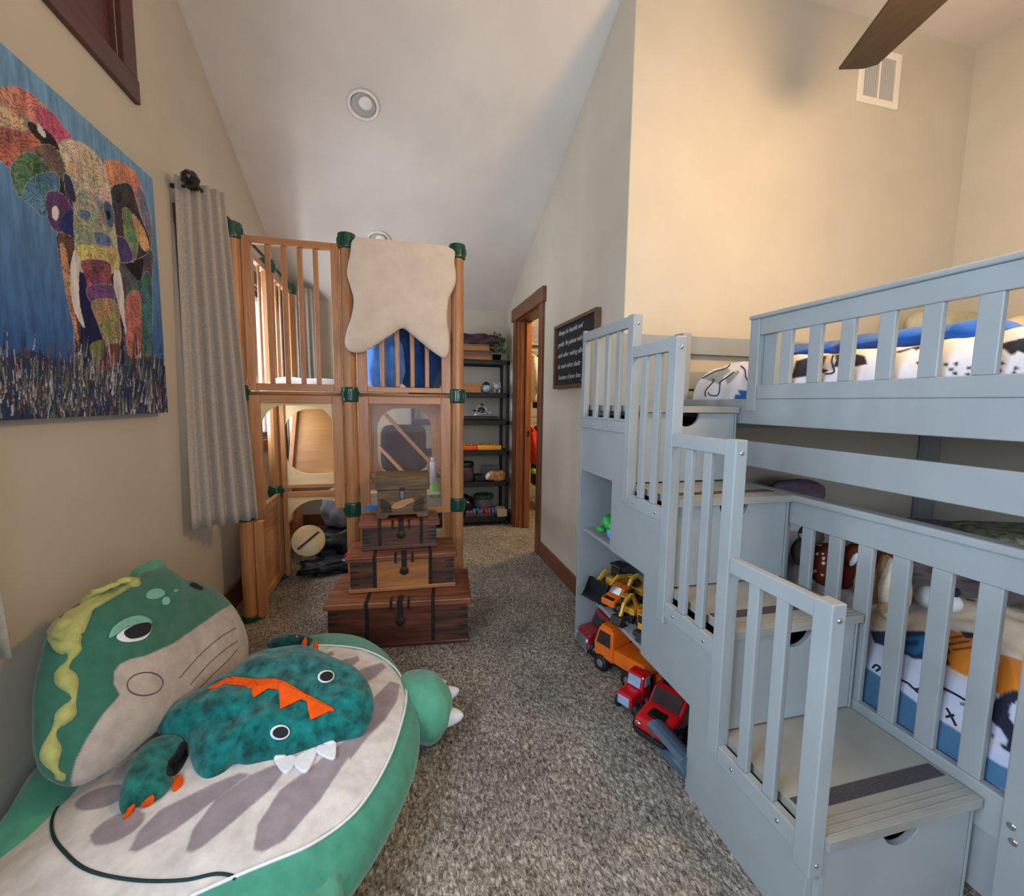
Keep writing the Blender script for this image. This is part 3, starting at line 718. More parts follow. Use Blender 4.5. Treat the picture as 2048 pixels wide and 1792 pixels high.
# stepped guard rail: (near newel y0,y1 , newel z0,z1, far y, top-rail z, bottom-rail z0,z1, balusters)
SEC = [((1.524, 1.566), (.835, 1.556), 2.004, 1.150, 1.105, [1.655, 1.755, 1.865], True), ((1.249, 1.291), (.485, 1.437), 1.524, .872, .825, [1.365, 1.45], False),
       ((.967, 1.009), (.235, 1.130), 1.249, .560, .510, [1.085, 1.17], False), ((.672, .716), (.195, .818), .967, .272, .222, [.80, .885], False)]
for (ny, nz_, yf, bz1, bz0, bal, first) in SEC:
    gr = thing_part = MB().box(SX-.014, SX+.010, ny[1], yf, nz_[1]-.045, nz_[1]-.003).build('top_rail', G, st, bevel=.003)
    MB().box(SX-.014, SX+.010, ny[1], yf, bz0, bz1).build('bottom_rail', G, st, bevel=.003)
    MB().box(SX-.016, SX+.022, ny[0], ny[1], nz_[0], nz_[1]).build('newel_post', G, st, bevel=.003)
    for yb in bal: MB().box(SX-.008, SX+.008, yb-.017, yb+.017, bz1, nz_[1]-.045).build('baluster', G, st, bevel=.003)
    if first: MB().box(SX-.012, SX+.014, 1.97, 2.004, bz1, nz_[1]-.045).build('baluster', G, st, bevel=.003)
    for yy in ((ny[1]+yf)/2-.08, (ny[1]+yf)/2+.07): MB().sq((SX-.0145, yy, (bz0+bz1)/2), (.003, .0055, .0055), 1, 1, n=12).build('bolt', 'chrome', st)
    MB().sq((SX+.004, ny[0]-.0005, nz_[1]-.035), (.0065, .003, .0065), n=12).build('bolt', 'chrome', st)
    MB().sq((SX+.002, ny[0]-.0005, nz_[0]+.03), (.0055, .003, .0055), n=12).build('bolt', 'chrome', st)

# ================================================================== BUNK BED
bd = thing('bunk_bed', 'grey painted wooden bunk bed with slatted guards, built against the warm wall', 'bunk bed', (2.3, 1.3, 0))
B0, B1, BXE = 1.355, 1.385, 3.235
# corner posts
for (x0, x1, y0_, y1_, z1_) in ((B0-.002, B0+.05, .56, .632, 1.19), (B0+.004, B0+.054, 1.955, 2.03, 1.575), (BXE-.05, BXE, .56, .632, 1.6), (BXE-.115, BXE+.0, 1.99, 2.03, 1.4)):
    p = bx('post', G, (x0, x1, y0_, y1_, 0, z1_), bd, .004)
pb = [(1.3535, .612, .262), (1.3535, .606, .228)]
for p_ in pb: MB().sq(p_, (.004, .009, .009), n=14).build('bolt', 'chrome', bd)
# upper deck end boards
bx('side_rail', G, (B0+.004, B1, .632, 1.955, 1.146, 1.246), bd, .003)
bx('side_rail', G, (B0+.004, B1, .632, 1.955, .977, 1.078), bd, .003)
bx('side_rail', G, (B0+.05, BXE-.05, .565, .59, 1.10, 1.246), bd, .003)
bx('side_rail', G, (B0+.05, BXE, 2.005, 2.03, 1.10, 1.29), bd, .003)
bx('rear_rail', G, (B0+.05, BXE, 2.003, 2.03, 1.478, 1.568), bd, .003)
bx('rear_rail', G, (B0+.05, BXE, 2.003, 2.03, 1.30, 1.39), bd, .003)
b = MB()
for k in range(12): x = B0+.1+k*.15; b.box(x, x+.07, .59, 2.0, 1.14, 1.155)
b.build('bed_slats', G, bd, bevel=.002)
# upper end guard
ug = MB().box(B0-.004, B0+.026, 1.462, 1.508, 1.198, 1.555).build('guard_post', G, bd, bevel=.003)
bx('guard_post', G, (B0-.004, B0+.026, .60, .65, 1.198, 1.555), bd, .003)
MB().box(B0-.012, B0+.034, .585, 1.512, 1.555, 1.572).build('guard_cap', G, bd, bevel=.006)
bx('guard_rail', G, (B0, B0+.022, .64, 1.462, 1.492, 1.555), bd, .003)
bx('guard_rail', G, (B0, B0+.022, .64, 1.462, 1.246, 1.300), bd, .003)
MB().box(B0+.022, B0+.05, 1.40, 1.462, 1.246, 1.54).build('guard_rail', G, bd, bevel=.003)
for y0_, y1_ in ((1.316, 1.361), (1.20, 1.247), (1.09, 1.134), (.974, 1.018), (.861, .907), (.742, .79)): bx('baluster', G, (B0+.002, B0+.018, y0_, y1_, 1.300, 1.492), bd, .0025)
# lower end guard
MB().box(B0-.010, B0+.045, .60, 1.99, .882, .906).build('guard_cap', G, bd, bevel=.006)
bx('guard_rail', G, (B0+.004, B0+.028, .632, 1.955, .80, .882), bd, .003)
bx('guard_rail', G, (B0+.002, B0+.028, .632, 1.955, .20, .312), bd, .003)
for y0_, y1_ in ((.68, .726), (.78, .825), (.878, .922), (.976, 1.021), (1.073, 1.117), (1.177, 1.217), (1.28, 1.325), (1.38, 1.425)): bx('baluster', G, (B0+.006, B0+.024, y0_, y1_, .312, .80), bd, .0025)
bx('side_rail', G, (B0+.05, BXE-.05, .565, .59, .20, .36), bd, .003)
bx('trundle_panel', G, (B0+.012, B0+.03, .632, 1.955, .03, .20), bd, .002)

def cushion_box(name, mat, x0, x1, y0, y1, z0, z1, r, wr, ws, layers, base, parent=None, nx=90, ny=90, **k):
    """soft slab with rolled edges; top surface wrinkled"""
    vs = []; fs = []
    cx, cy = (x0+x1)/2, (y0+y1)/2; O = []
    for i in range(ny+1):
        for j in range(nx+1):
            u = -1+2*j/nx; v = -1+2*i/ny
            U = math.copysign(1-(1-abs(u))**1.25, u) if False else u
            x = x0+(x1-x0)*(j/nx)**1.9; y = cy+(y1-y0)/2*v
            d = min(x-x0, x1-x, y-y0, y1-y); h = math.sqrt(max(0, 1-(1-min(1, d/r))**2))
            z = z0+(z1-z0)*(.02+.98*h)+wr*noise.noise((x*ws, y*ws, 2.2))*h+wr*.4*noise.noise((x*ws*3, y*ws*3, 5.2))*h
            vs.append(Vector((x, y, z)))
    for i in range(ny):
        for j in range(nx): a = i*(nx+1)+j; fs.append((a, a+1, a+nx+2, a+nx+1))
    per = [j for j in range(nx+1)]+[i*(nx+1)+nx for i in range(1, ny+1)]+[ny*(nx+1)+j for j in range(nx-1, -1, -1)]+[i*(nx+1) for i in range(ny-1, 0, -1)]
    n0 = len(vs)
    for q in per: v = vs[q]; vs.append(Vector((v.x, v.y, z0)))
    for a in range(len(per)): fs.append((per[a], per[(a+1) % len(per)], n0+(a+1) % len(per), n0+a))
    fs.append([n0+a for a in range(len(per))])
    return MB().add(vs, fs, True).build(name, mat, parent, col=paint(vs, layers, base), **k)
WHT = (222, 222, 232); NAVY = (34, 34, 52)
def dots(l, s=4.5): return [([(x-s*1.3, y-s*.4), (x+s*.6, y-s), (x+s*1.3, y+s*.3), (x-s*.5, y+s)], NAVY) for x, y in l]
up_layers = [
 ([(1405, 757), (1428, 742), (1455, 735), (1462, 742), (1448, 752), (1440, 770), (1420, 762)], (150, 160, 162)),
 ([(1450, 757), (1475, 740), (1480, 745), (1455, 770)], (150, 160, 162)),
 ([(1467, 800), (1471, 788), (1480, 790), (1475, 780), (1490, 781), (1520, 778), (1520, 802)], (40, 96, 160)),
 ([(1583, 752), (1592, 722), (1612, 716), (1645, 712), (1700, 705), (1730, 712), (1735, 728), (1700, 736), (1670, 734), (1650, 746), (1620, 752), (1584, 757)], NAVY),
 ([(1655, 708), (1668, 704), (1672, 722), (1660, 742), (1645, 736)], (205, 195, 190)),
 ([(1785, 705), (1840, 690), (1842, 696), (1832, 702), (1826, 697), (1800, 706)], NAVY),
 ([(1990, 690), (2060, 672), (2060, 712), (2036, 702), (2024, 712), (2010, 700)], NAVY),
] + dots([(1837, 726), (1892, 730), (1912, 728), (1902, 739), (1910, 747), (1938, 736), (1936, 749), (2005, 727), (2000, 741), (2032, 736), (2028, 746)])
dv = cushion_box('duvet', 'print_cloth', B0+.035, 3.1, .66, 1.90, 1.236, 1.405, .10, .022, 6, up_layers, WHT, nx=300, ny=230,
   label='white duvet with black and blue animal print on the upper bunk', cat='duvet')
for px in ([(1404, 757), (1428, 744), (1455, 735), (1462, 722)], [(1424, 758), (1428, 762), (1412, 780), (1411, 793)], [(1416, 785), (1420, 790), (1436, 790), (1440, 770), (1440, 764), (1452, 756), (1468, 744)], [(1482, 732), (1490, 740), (1492, 755), (1500, 768)], [(1670, 700), (1664, 722), (1668, 744), (1650, 748)]):
    line_on('print_outline', 'black_felt', px, [dv], dv, .0028)
# mattresses
bx('mattress', 'rug_grey', (B0+.045, BXE-.05, .60, 1.995, 1.156, 1.232), None, .02, label='upper bunk mattress under the white printed duvet', cat='mattress')
bx('mattress', 'rug_grey', (B0+.04, BXE-.05, .60, 1.995, .21, .302), None, .02, label='lower bunk mattress under the colourful printed comforter', cat='mattress')
# blue blanket folded on the upper bed
b = MB(); vs = []; fs = []; n = 60; m_ = 18
for i in range(n+1):
    y = 1.62-.72*i/n; th = .05+.022*noise.noise((i*.13, 0, 0))
    w_ = .17+.02*noise.noise((i*.2, 4, 0)); cx = 1.72
    e = min(1, i/5+.1, (n-i)/5+.1)
    for j in range(m_):
        a = 2*math.pi*j/m_
        vs.append((cx+w_*math.cos(a)*e, y, 1.428+.010*i/n+th*e*(math.sin(a) if math.sin(a) > 0 else math.sin(a)*.55)+.006*noise.noise((i*.5, j, 0))))
for i in range(n):
    for j in range(m_): fs.append((i*m_+j, i*m_+(j+1) % m_, (i+1)*m_+(j+1) % m_, (i+1)*m_+j))
fs += [list(range(m_)), list(range(n*m_, (n+1)*m_))]
b.add(vs, fs, True).build('blanket', 'bright_blue', None, label='bright blue blanket folded along the top of the upper bunk duvet', cat='blanket')
# pillows at the far end of the upper bed
b = MB().sq((2.90, 1.78, 1.59), (.30, .15, .09), .8, .45, Matrix.Rotation(R90-.25, 3, 'X'), 36, .06, 2); b.build('pillow', 'sage_cloth', None, label='sage green pillow propped at the far end of the upper bunk', cat='pillow')
b = MB().sq((2.98, 1.48, 1.54), (.22, .12, .09), .8, .45, Matrix.Rotation(R90-.3, 3, 'X'), 36, .06, 5); b.build('pillow', 'cream_cloth', None, label='cream pillow in front of the sage one on the upper bunk', cat='pillow')
# lower comforter
ORG = (214, 128, 40)
lo_layers = [
 ([(1690, 1060), (2100, 1120), (2100, 1260), (1990, 1200), (1880, 1190), (1790, 1160), (1690, 1110)], (150, 138, 140)),
 ([(1790, 1110), (1830, 1105), (1850, 1118), (1820, 1130), (1790, 1125)], (52, 46, 56)), ([(1940, 1150), (2100, 1165), (2100, 1190), (1990, 1180)], (70, 60, 66)), ([(1910, 1120), (1990, 1140), (1980, 1160), (1915, 1145)], (96, 86, 92)),
 ([(1790, 1170), (1900, 1182), (1880, 1200), (1800, 1195)], (196, 186, 196)), ([(1955, 1205), (1985, 1200), (2010, 1215), (1985, 1222)], (40, 34, 46)), ([(1930, 1196), (1952, 1200), (1950, 1208), (1935, 1206)], (40, 34, 46)),
 ([(1700, 1215), (1880, 1225), (1890, 1262), (1770, 1262), (1740, 1250)], (206, 184, 160)), ([(1872, 1190), (2100, 1230), (2100, 1330), (2000, 1300), (1960, 1262), (1880, 1250)], (226, 206, 180)),
 ([(1885, 1255), (1930, 1268), (1960, 1275), (1958, 1300), (1990, 1305), (2035, 1318), (2110, 1345), (2110, 1400), (2040, 1385), (2025, 1385), (2012, 1392), (1990, 1385), (1985, 1350), (1930, 1352), (1890, 1330), (1884, 1300)], ORG),
 ([(1885, 1290), (1896, 1292), (1902, 1305), (1895, 1318), (1902, 1330), (1888, 1330)], (60, 26, 30)), ([(1920, 1262), (1950, 1266), (1956, 1278), (1930, 1276)], (52, 30, 34)),
 ([(1893, 1275), (1930, 1270), (1930, 1273), (1894, 1279)], (60, 34, 30)), ([(1895, 1287), (1940, 1280), (1940, 1284), (1896, 1291)], (60, 34, 30)), ([(1905, 1298), (1950, 1292), (1950, 1296), (1906, 1302)], (60, 34, 30)),
 ([(1740, 1262), (1850, 1262), (1868, 1300), (1860, 1330), (1820, 1325), (1790, 1308), (1750, 1290)], (44, 50, 78)), ([(1792, 1275), (1850, 1272), (1856, 1300), (1830, 1310), (1795, 1298)], (42, 96, 138)), ([(1808, 1282), (1838, 1280), (1836, 1292), (1812, 1292)], (30, 60, 90)),
 ([(1790, 1308), (1820, 1318), (1860, 1320), (1860, 1326), (1820, 1325), (1790, 1314)], (226, 222, 226)),
 ([(1700, 1268), (1790, 1300), (1900, 1350), (2000, 1400), (1990, 1440), (2050, 1500), (1880, 1440), (1800, 1390), (1730, 1340), (1700, 1300)], (208, 214, 236)),
 ([(1985, 1402), (2010, 1385), (2030, 1380), (2110, 1400), (2110, 1560), (2040, 1530), (2005, 1500), (1990, 1450), (1975, 1430)], (42, 42, 64)), ([(2020, 1410), (2040, 1402), (2050, 1430), (2030, 1452), (2018, 1436)], (198, 206, 228)),
 ([(1972, 1440), (2000, 1455), (2015, 1480), (2010, 1490), (1970, 1470)], (206, 212, 234)),
 ([(1725, 1330), (1800, 1380), (1880, 1440), (1960, 1490), (2050, 1550), (2050, 1600), (1720, 1450)], (78, 122, 160)),
 ([(1960, 1478), (2010, 1500), (2060, 1530), (2060, 1560), (2010, 1535), (1960, 1505)], (200, 208, 236)),
] + dots([(1892, 1380), (1925, 1408), (1985, 1472)], 4)
cf = cushion_box('comforter', 'print_cloth', B0+.035, 2.9, .62, 1.90, .305, .60, .16, .035, 5, lo_layers, (214, 204, 206), nx=330, ny=270,
   label='printed comforter of orange, navy and white animal faces on the lower bunk', cat='comforter')
for px in ([(1893, 1416), (1902, 1432), (1912, 1452)], [(1908, 1430), (1892, 1434)], [(1794, 1356), (1815, 1366), (1830, 1378), (1850, 1375)], [(1745, 1336), (1752, 1330), (1760, 1336), (1752, 1342)], [(1875, 1370), (1910, 1388), (1930, 1400)], [(1830, 1380), (1870, 1410)]):
    line_on('print_outline', 'black_felt', px, [cf], cf, .003)
# pillow, folded photo throws and plush toys on the lower bed
b = MB().sq((1.80, 1.80, .665), (.24, .12, .11), .7, .6, None, 36, .07, 4); b.build('pillow', 'white_cloth', None, label='white patterned pillow behind the plush toys at the wall end of the lower bunk', cat='pillow')
b = MB().sq(tuple(on(1590, 985, 'y', 1.86)), (.17, .06, .07), .8, .6, Matrix.Rotation(-.5, 3, 'X'), 36, .12, 4); b.build('pillow', 'mauve_cloth', None, label='dusky mauve pillow seen through the slot above the lower guard', cat='pillow')
b = MB().sq((2.45, 1.52, .63), (.22, .16, .035), .4, .4, Matrix.Rotation(-.5, 3, 'Z'), 36, .05, 3); b.build('cushion', 'paper_photo', None, label='grey printed cushion lying flat in the middle of the lower bunk', cat='cushion')
b = MB().sq((2.70, 1.33, .64), (.22, .15, .045), .4, .4, Matrix.Rotation(-.4, 3, 'Z'), 36, .06, 8); b.build('cushion', 'olive_photo', None, label='olive printed cushion lying beyond the grey one on the lower bunk', cat='cushion')
def blob_toy(name, label, cat, parts, loc):
    t = thing(name, label, cat, loc)
    for pn, mat, c, d, kw in parts: MB().sq(tuple(Vector(loc)+Vector(c)), d, kw.get('e', 1), kw.get('e', 1), kw.get('rot'), 20, kw.get('b', .12), kw.get('s', 1)).build(pn, mat, t)
    return t
L0 = (1.49, 1.20, .60)
dp_ = MB().sq((1.475, 1.20, .655), (.06, .095, .075), .95, .95, None, 150, .08, 3)
dt = thing('plush_deer', 'brown plush deer with white dots lying behind the lower guard', 'plush toy', (1.48, 1.2, .59))
cl = np.zeros((len(dp_.v), 4)); cl[:, :3] = lin((104, 44, 34))
rg2 = random.Random(5); dc = [Vector((1.475+.06*math.cos(a)*math.cos(e_), 1.20+.095*math.sin(a)*math.cos(e_), .655+.075*math.sin(e_))) for a, e_ in [(rg2.uniform(0, 6.28), rg2.uniform(-.9, 1.2)) for _ in range(70)]]
for i, v in enumerate(dp_.v):
    if min((v-q).length_squared for q in dc) < .0052**2: cl[i, :3] = lin((236, 220, 200))
dp_.build('body', 'dotted_plush', dt, col=cl)
MB().sq((1.49, 1.115, .72), (.042, .045, .04), 1, 1, None, 24, .05).build('head', 'brown_plush', dt)
MB().sq((1.455, 1.10, .715), (.007, .010, .028), 1, 1, Matrix.Rotation(.4, 3, 'X'), 14).build('ear', 'white_felt', dt)
MB().sq((1.50, 1.155, .75), (.012, .012, .026), 1, 1, None, 14).build('ear', 'tan_plush', dt)
blob_toy('plush_toy', 'grey plush toy with a white ear, leftmost behind the lower guard', 'plush toy', [('body', 'grey_plush', (0, 0, .04), (.05, .06, .06), {}), ('head', 'grey_plush', (0, -.01, .115), (.04, .045, .04), {}), ('ear', 'white_felt', (-.04, -.02, .11), (.008, .026, .010), {'rot': Matrix.Rotation(.4, 3, 'X')}), ('ear', 'steel_blue', (-.01, -.03, .15), (.01, .012, .022), {})], (1.53, 1.34, .61))
blob_toy('plush_toy', 'shaggy tan plush toy standing upright next to the spotted deer', 'plush toy', [('body', 'tan_plush', (0, 0, .045), (.045, .045, .07), {'b': .3}), ('head', 'brown_plush', (.01, 0, .15), (.042, .045, .05), {'b': .2}), ('ear', 'tan_plush', (0, -.045, .19), (.012, .014, .018), {}), ('ear', 'tan_plush', (0, .04, .19), (.012, .014, .018), {})], (1.50, 1.08, .59))
blob_toy('plush_toy', 'long shaggy beige plush toy between the third and fourth lower slats', 'plush toy', [('body', 'cream_plush', (0, 0, .06), (.045, .035, .09), {'b': .35}), ('head', 'tan_plush', (-.01, -.005, -.0), (.035, .03, .035), {'b': .2}), ('tail', 'tan_plush', (.0, .03, .12), (.02, .02, .04), {'b': .3}), ('snout', 'cream_plush', (-.03, -.02, -.01), (.015, .018, .015), {})], (1.47, .985, .60))
blob_toy('plush_toy', 'small white plush toy with dark ears lying on the comforter', 'plush toy', [('body', 'white_cloth', (0, 0, .03), (.04, .05, .035), {}), ('head', 'white_cloth', (-.01, -.05, .04), (.028, .028, .028), {}), ('ear', 'black_felt', (-.01, -.06, .07), (.008, .009, .012), {}), ('ear', 'black_felt', (.015, -.05, .07), (.008, .009, .012), {})], (1.60, .96, .60))
blob_toy('plush_toy', 'black and cream plush toy seen between the guard slats behind the tan ones', 'plush toy', [('body', 'black_felt', (0, 0, .04), (.05, .05, .05), {'b': .2}), ('head', 'cream_plush', (0, -.03, .09), (.03, .04, .03), {'b': .2}), ('paw', 'cream_plush', (-.02, .05, .02), (.02, .02, .02), {})], (1.66, 1.14, .61))
# ================================================================== CLIMBING TOWER (maple frames, green connectors)
tw = thing('climbing_tower', 'two-storey maple indoor climbing tower with green plastic connectors in front of the window', 'climbing tower', (-.25, 2.9, 0))
XA, XB, XC = -.818, -.270, .325; Y0, Y1, Y2 = 2.62, 3.22, 3.82
PR = .036
def post(x, y, z0, z1):
    b = MB(); n = 12
    b.prism([(x+PR*1.02*math.cos(2*math.pi*(k+.5)/n), y+PR*1.02*math.sin(2*math.pi*(k+.5)/n)) for k in range(n)], 'z', z0, z1)
    return b.build('post', 'maple_v', tw, bevel=.002)
def ring(x, y, z, r=.047, h=.082):
    b = MB(); n = 32; prof = []
    b.lathe([(r*.8, 0), (r*.98, .004), (r, .012), (r, h-.012), (r*.98, h-.004), (r*.8, h)], (x, y, z), n)
    for k in range(8):
        a = 2*math.pi*k/8; R = Matrix.Rotation(a, 3, 'Z'); c = R @ Vector((r+.001, 0, 0))
        b.cbox((x+c.x, y+c.y, z+h/2), (.006, .016, h*.42), R)
    return b.build('connector', 'green_plastic', tw, bevel=.0015)
PO = [(XA, Y0), (XB, Y0), (XC, Y0), (XA, Y1), (XB, Y1), (XC, Y1), (XA, Y2)]
for x, y in PO:
    post(x, y, .012, 2.035 if not (x, y) in ((XC, Y1),) else 1.30)
    ring(x, y, .0, .043, .035)
    for z in (.565, 1.212, 2.028):
        if z > 2 and (x, y) in ((XB, Y1), (XC, Y1)): continue
        ring(x, y, z)
TH = .030
def frame_x(x0, x1, y, z0, z1, sw, rt, rb, bal=0, mat='maple_v'):
    """framed panel along x"""
    b = MB().use('maple_v'); b.box(x0, x0+sw, y-TH/2, y+TH/2, z0, z1); b.box(x1-sw, x1, y-TH/2, y+TH/2, z0, z1)
    b.use('maple_h'); b.box(x0+sw, x1-sw, y-TH/2, y+TH/2, z1-rt, z1)
    if rb: b.box(x0+sw, x1-sw, y-TH/2, y+TH/2, z0, z0+rb)
    o = b.build('panel_frame', None, tw, bevel=.003)
    for k in range(bal):
        x = x0+sw+(x1-x0-2*sw)*(k+1)/(bal+1)
        MB().box(x-.0125, x+.0125, y-.009, y+.009, z0+rb, z1-rt).build('baluster', 'maple_v', tw, bevel=.004)
    return o
def frame_y(y0, y1, x, z0, z1, sw, rt, rb, bal=0, solid=None):
    b = MB().use('maple_v'); b.box(x-TH/2, x+TH/2, y0, y0+sw, z0, z1); b.box(x-TH/2, x+TH/2, y1-sw, y1, z0, z1)
    b.use('maple_y'); b.box(x-TH/2, x+TH/2, y0+sw, y1-sw, z1-rt, z1)
    if rb: b.box(x-TH/2, x+TH/2, y0+sw, y1-sw, z0, z0+rb)
    o = b.build('panel_frame', None, tw, bevel=.003)
    for k in range(bal):
        y = y0+sw+(y1-y0-2*sw)*(k+1)/(bal+1)
        MB().box(x-.006, x+.006, y-.011, y+.011, z0+rb, z1-rt).build('baluster', 'maple_v', tw, bevel=.004)
    if solid: MB().box(x-.005, x+.005, y0+sw-.005, y1-sw+.005, z0+rb-.005, z1-rt+.005).build('infill_board', solid, tw)
    return o
g = PR+.004
# upper railings
frame_x(XA+g-.0, XB-g, Y0, 1.268, 2.052, .042, .036, .038, 4)
frame_x(XB+g, XC-g, Y0, 1.268, 2.052, .052, .036, .030, 4)
for a, b_ in ((Y0, Y1), (Y1, Y2)): frame_y(a+g, b_-g, XA, 1.268, 2.052, .036, .036, .038, 3)
# deck rims and deck boards
for x0, x1 in ((XA+g, XB-g), (XB+g, XC-g)):
    b = MB(); b.tube([(x0, Y0, 1.255), (x1, Y0, 1.255)], .008, 8); b.build('tie_rod', 'maple_h', tw)
bx('deck', 'ply', (XA+.01, XB, Y0+.02, Y2, 1.232, 1.262), tw, .003)
bx('deck', 'ply', (XB, XC-.01, Y0+.02, Y1, 1.232, 1.262), tw, .003)
# lower storey front: portal with rounded plywood arch (left), clear panel (right)
def arch_board(x0, x1, z0, z1, y, sill, r, op=(.012, .012), top=.03, th=.012, name='arch_board', mat='ply'):
    """plywood board with rounded opening; sill=None leaves the bottom open"""
    n = 10; a0, a1 = x0+op[0], x1-op[1]; t = z1-top
    def arc(cx, cz, s, e): return [(cx+r*math.cos(s+(e-s)*k/n), cz+r*1.0*math.sin(s+(e-s)*k/n)) for k in range(n+1)]
    topc = arc(a1-r, t-r, 0, math.pi/2)+arc(a0+r, t-r, math.pi/2, math.pi)
    if sill is None: inner = [(a1, z0)]+topc+[(a0, z0)]; poly = [(x0, z0), (x0, z1), (x1, z1), (x1, z0)]+inner; return MB().prism(poly, 'y', y-th/2, y+th/2).build(name, mat, tw)
    botc = arc(a0+r, sill+r, math.pi, 1.5*math.pi)+arc(a1-r, sill+r, 1.5*math.pi, 2*math.pi)
    inner = topc+botc; cx = (x0+x1)/2
    # split in left and right halves to avoid a hole
    L = [p for p in inner if p[0] < cx]; b = MB()
    left = [(cx, z1), (x0, z1), (x0, z0), (cx, z0), (cx, sill)]+[(2*cx-p[0], p[1]) for p in (arc(a1-r, sill+r, 1.5*math.pi, 2*math.pi)+arc(a1-r, t-r, 0, math.pi/2))]+[(cx, t)]
    right = [(2*cx-p[0], p[1]) for p in left]
    b.prism(left, 'y', y-th/2, y+th/2); b.prism(right, 'y', y-th/2, y+th/2)
    return b.build(name, mat, tw)
frame_x(XA+g, XB-g, Y0, .615, 1.243, .056, .040, 0)
arch_board(XA+g+.05, XB-g-.05, .98, 1.21, Y0, None, .12, (.004, .004), .018)
frame_x(XB+g, XC-g, Y0, .56, 1.243, .056, .040, .04)
MB().box(XB+g+.05, XC-g-.05, Y0-.003, Y0+.003, .595, 1.208).build('clear_panel', 'plexi', tw)
# low gate on the left
frame_y(Y0+g+.01, Y1-g, XA+.02, .035, .60, .045, .05, .05, 0, 'maple_y')
MB().box(XA+g-.002, XA+g+.045, Y0-.02, Y0+.02, .02, .56).build('panel_frame', 'maple_v', tw, bevel=.004)
# middle row behind: upper and lower arches left; arch right
frame_x(XA+g, XB-g, Y1, .625, 1.215, .03, .03, .025)
arch_board(XA+g+.02, XB-g-.02, .64, 1.20, Y1, .72, .16, (.004, .004), .04)
frame_x(XA+g, XB-g, Y1, .02, .60, .03, .035, 0)
arch_board(XA+g+.02, XB-g-.02, .05, .575, Y1, None, .19, (.004, .004), .035)
frame_x(XB+g, XC-g, Y1, .60, 1.215, .03, .03, .04)
arch_board(XB+g+.02, XC-g-.02, .62, 1.20, Y1, .68, .15, (.05, .05), .03, mat='ply_dark')
# slide board leaning behind the left arch
b = MB(); b.bar((-.63, 3.30, 1.20), (-.50, 3.62, .66), .02, .02)
b = MB(); R = Matrix.Rotation(math.radians(-28), 3, 'X'); b.cbox((-.545, 3.52, .90), (.40, .014, .66), R); b.build('slide_board', 'ply_dark', tw, bevel=.002)
b = MB(); b.cbox((-.765, 3.51, .91), (.03, .05, .68), R); b.build('slide_rail', 'maple_v', tw, bevel=.003)
# diagonal hand rails behind the clear panel
for (p, q) in (((770, 828), (884, 950)), ((758, 893), (812, 950))):
    a = on(*p, 'y', 2.95); c = on(*q, 'y', 2.80)
    MB().bar(a, c, .012, .022).build('hand_rail', 'maple_h', tw, bevel=.002)
for x in (XB+.07, XC-.085): MB().lathe([(.018, 0), (.022, .006), (.022, .05), (.018, .056)], (x, 2.83, .735), 14).build('connector', 'green_plastic', tw)
MB().bar((XB+.02, 2.83, .76), (XC-.02, 2.83, .76), .02, .03).build('cross_rail', 'maple_h', tw, bevel=.003)
for x in (XC-.05,): frame_y(Y0+g, Y1-g, x+.05, .60, 1.24, .04, .04, .04)

# sheepskin over the upper railing
o_px = [(709, 477), (760, 480), (830, 487), (903, 497), (909, 525), (912, 560), (905, 582), (897, 600), (894, 640), (898, 672), (897, 704), (888, 716), (872, 708), (846, 688), (822, 668), (804, 657), (782, 670), (752, 690), (728, 704), (704, 704), (691, 692), (692, 668), (703, 632), (707, 600), (700, 570), (694, 545), (700, 510)]
O = [onpl(x, y, (0, Y0-.062, 1.7), (0, 1, 0)) for x, y in o_px]
vs, fs = inflate(O, (0, -1, 0), .026, .018, 200, 50, 8, .004, 20, c=onpl(802, 575, (0, Y0-.062, 1.7), (0, 1, 0)))
t = thing('sheepskin', 'cream sheepskin draped over the upper railing of the climbing tower', 'sheepskin', (0, Y0-.06, 1.47))
fl = MB().add(vs, fs, True).build('fleece', 'fleece', t)
bx('fold_over', 'fleece', (-.225, .27, Y0-.07, Y0+.05, 2.052, 2.082), t, .014)
# rug and bean bag on the deck
vs = []; fs = []
for i in range(31):
    for j in range(41):
        x = XA+.07+(XB-XA+.25)*j/40; y = Y0+.08+1.0*i/30; e = min(1, i/3, j/3, (30-i)/3, (40-j)/3)
        vs.append((x, y, 1.263+(.075+.04*noise.noise((x*5, y*5, 0)))*max(.02, math.sqrt(e))))
for i in range(30):
    for j in range(40): fs.append((i*41+j, i*41+j+1, (i+1)*41+j+1, (i+1)*41+j))
o = MB().add(vs, fs, True).build('rug', 'fleece_white', None, label='fluffy white rug rumpled on the upper deck of the climbing tower', cat='rug')
t = thing('bean_bag', 'blue bean bag sitting on the upper deck behind the railing bars', 'bean bag', (.03, 2.95, 1.262))
MB().sq((.08, 2.96, 1.262+.22), (.215, .20, .22), .8, .9, None, 40, .18, 3).build('bag', 'navy_cloth', t)
MB().sq((-.085, 2.84, 1.262+.18), (.13, .17, .18), .8, .9, None, 40, .16, 8).build('bag_panel', 'blue_cloth', t)
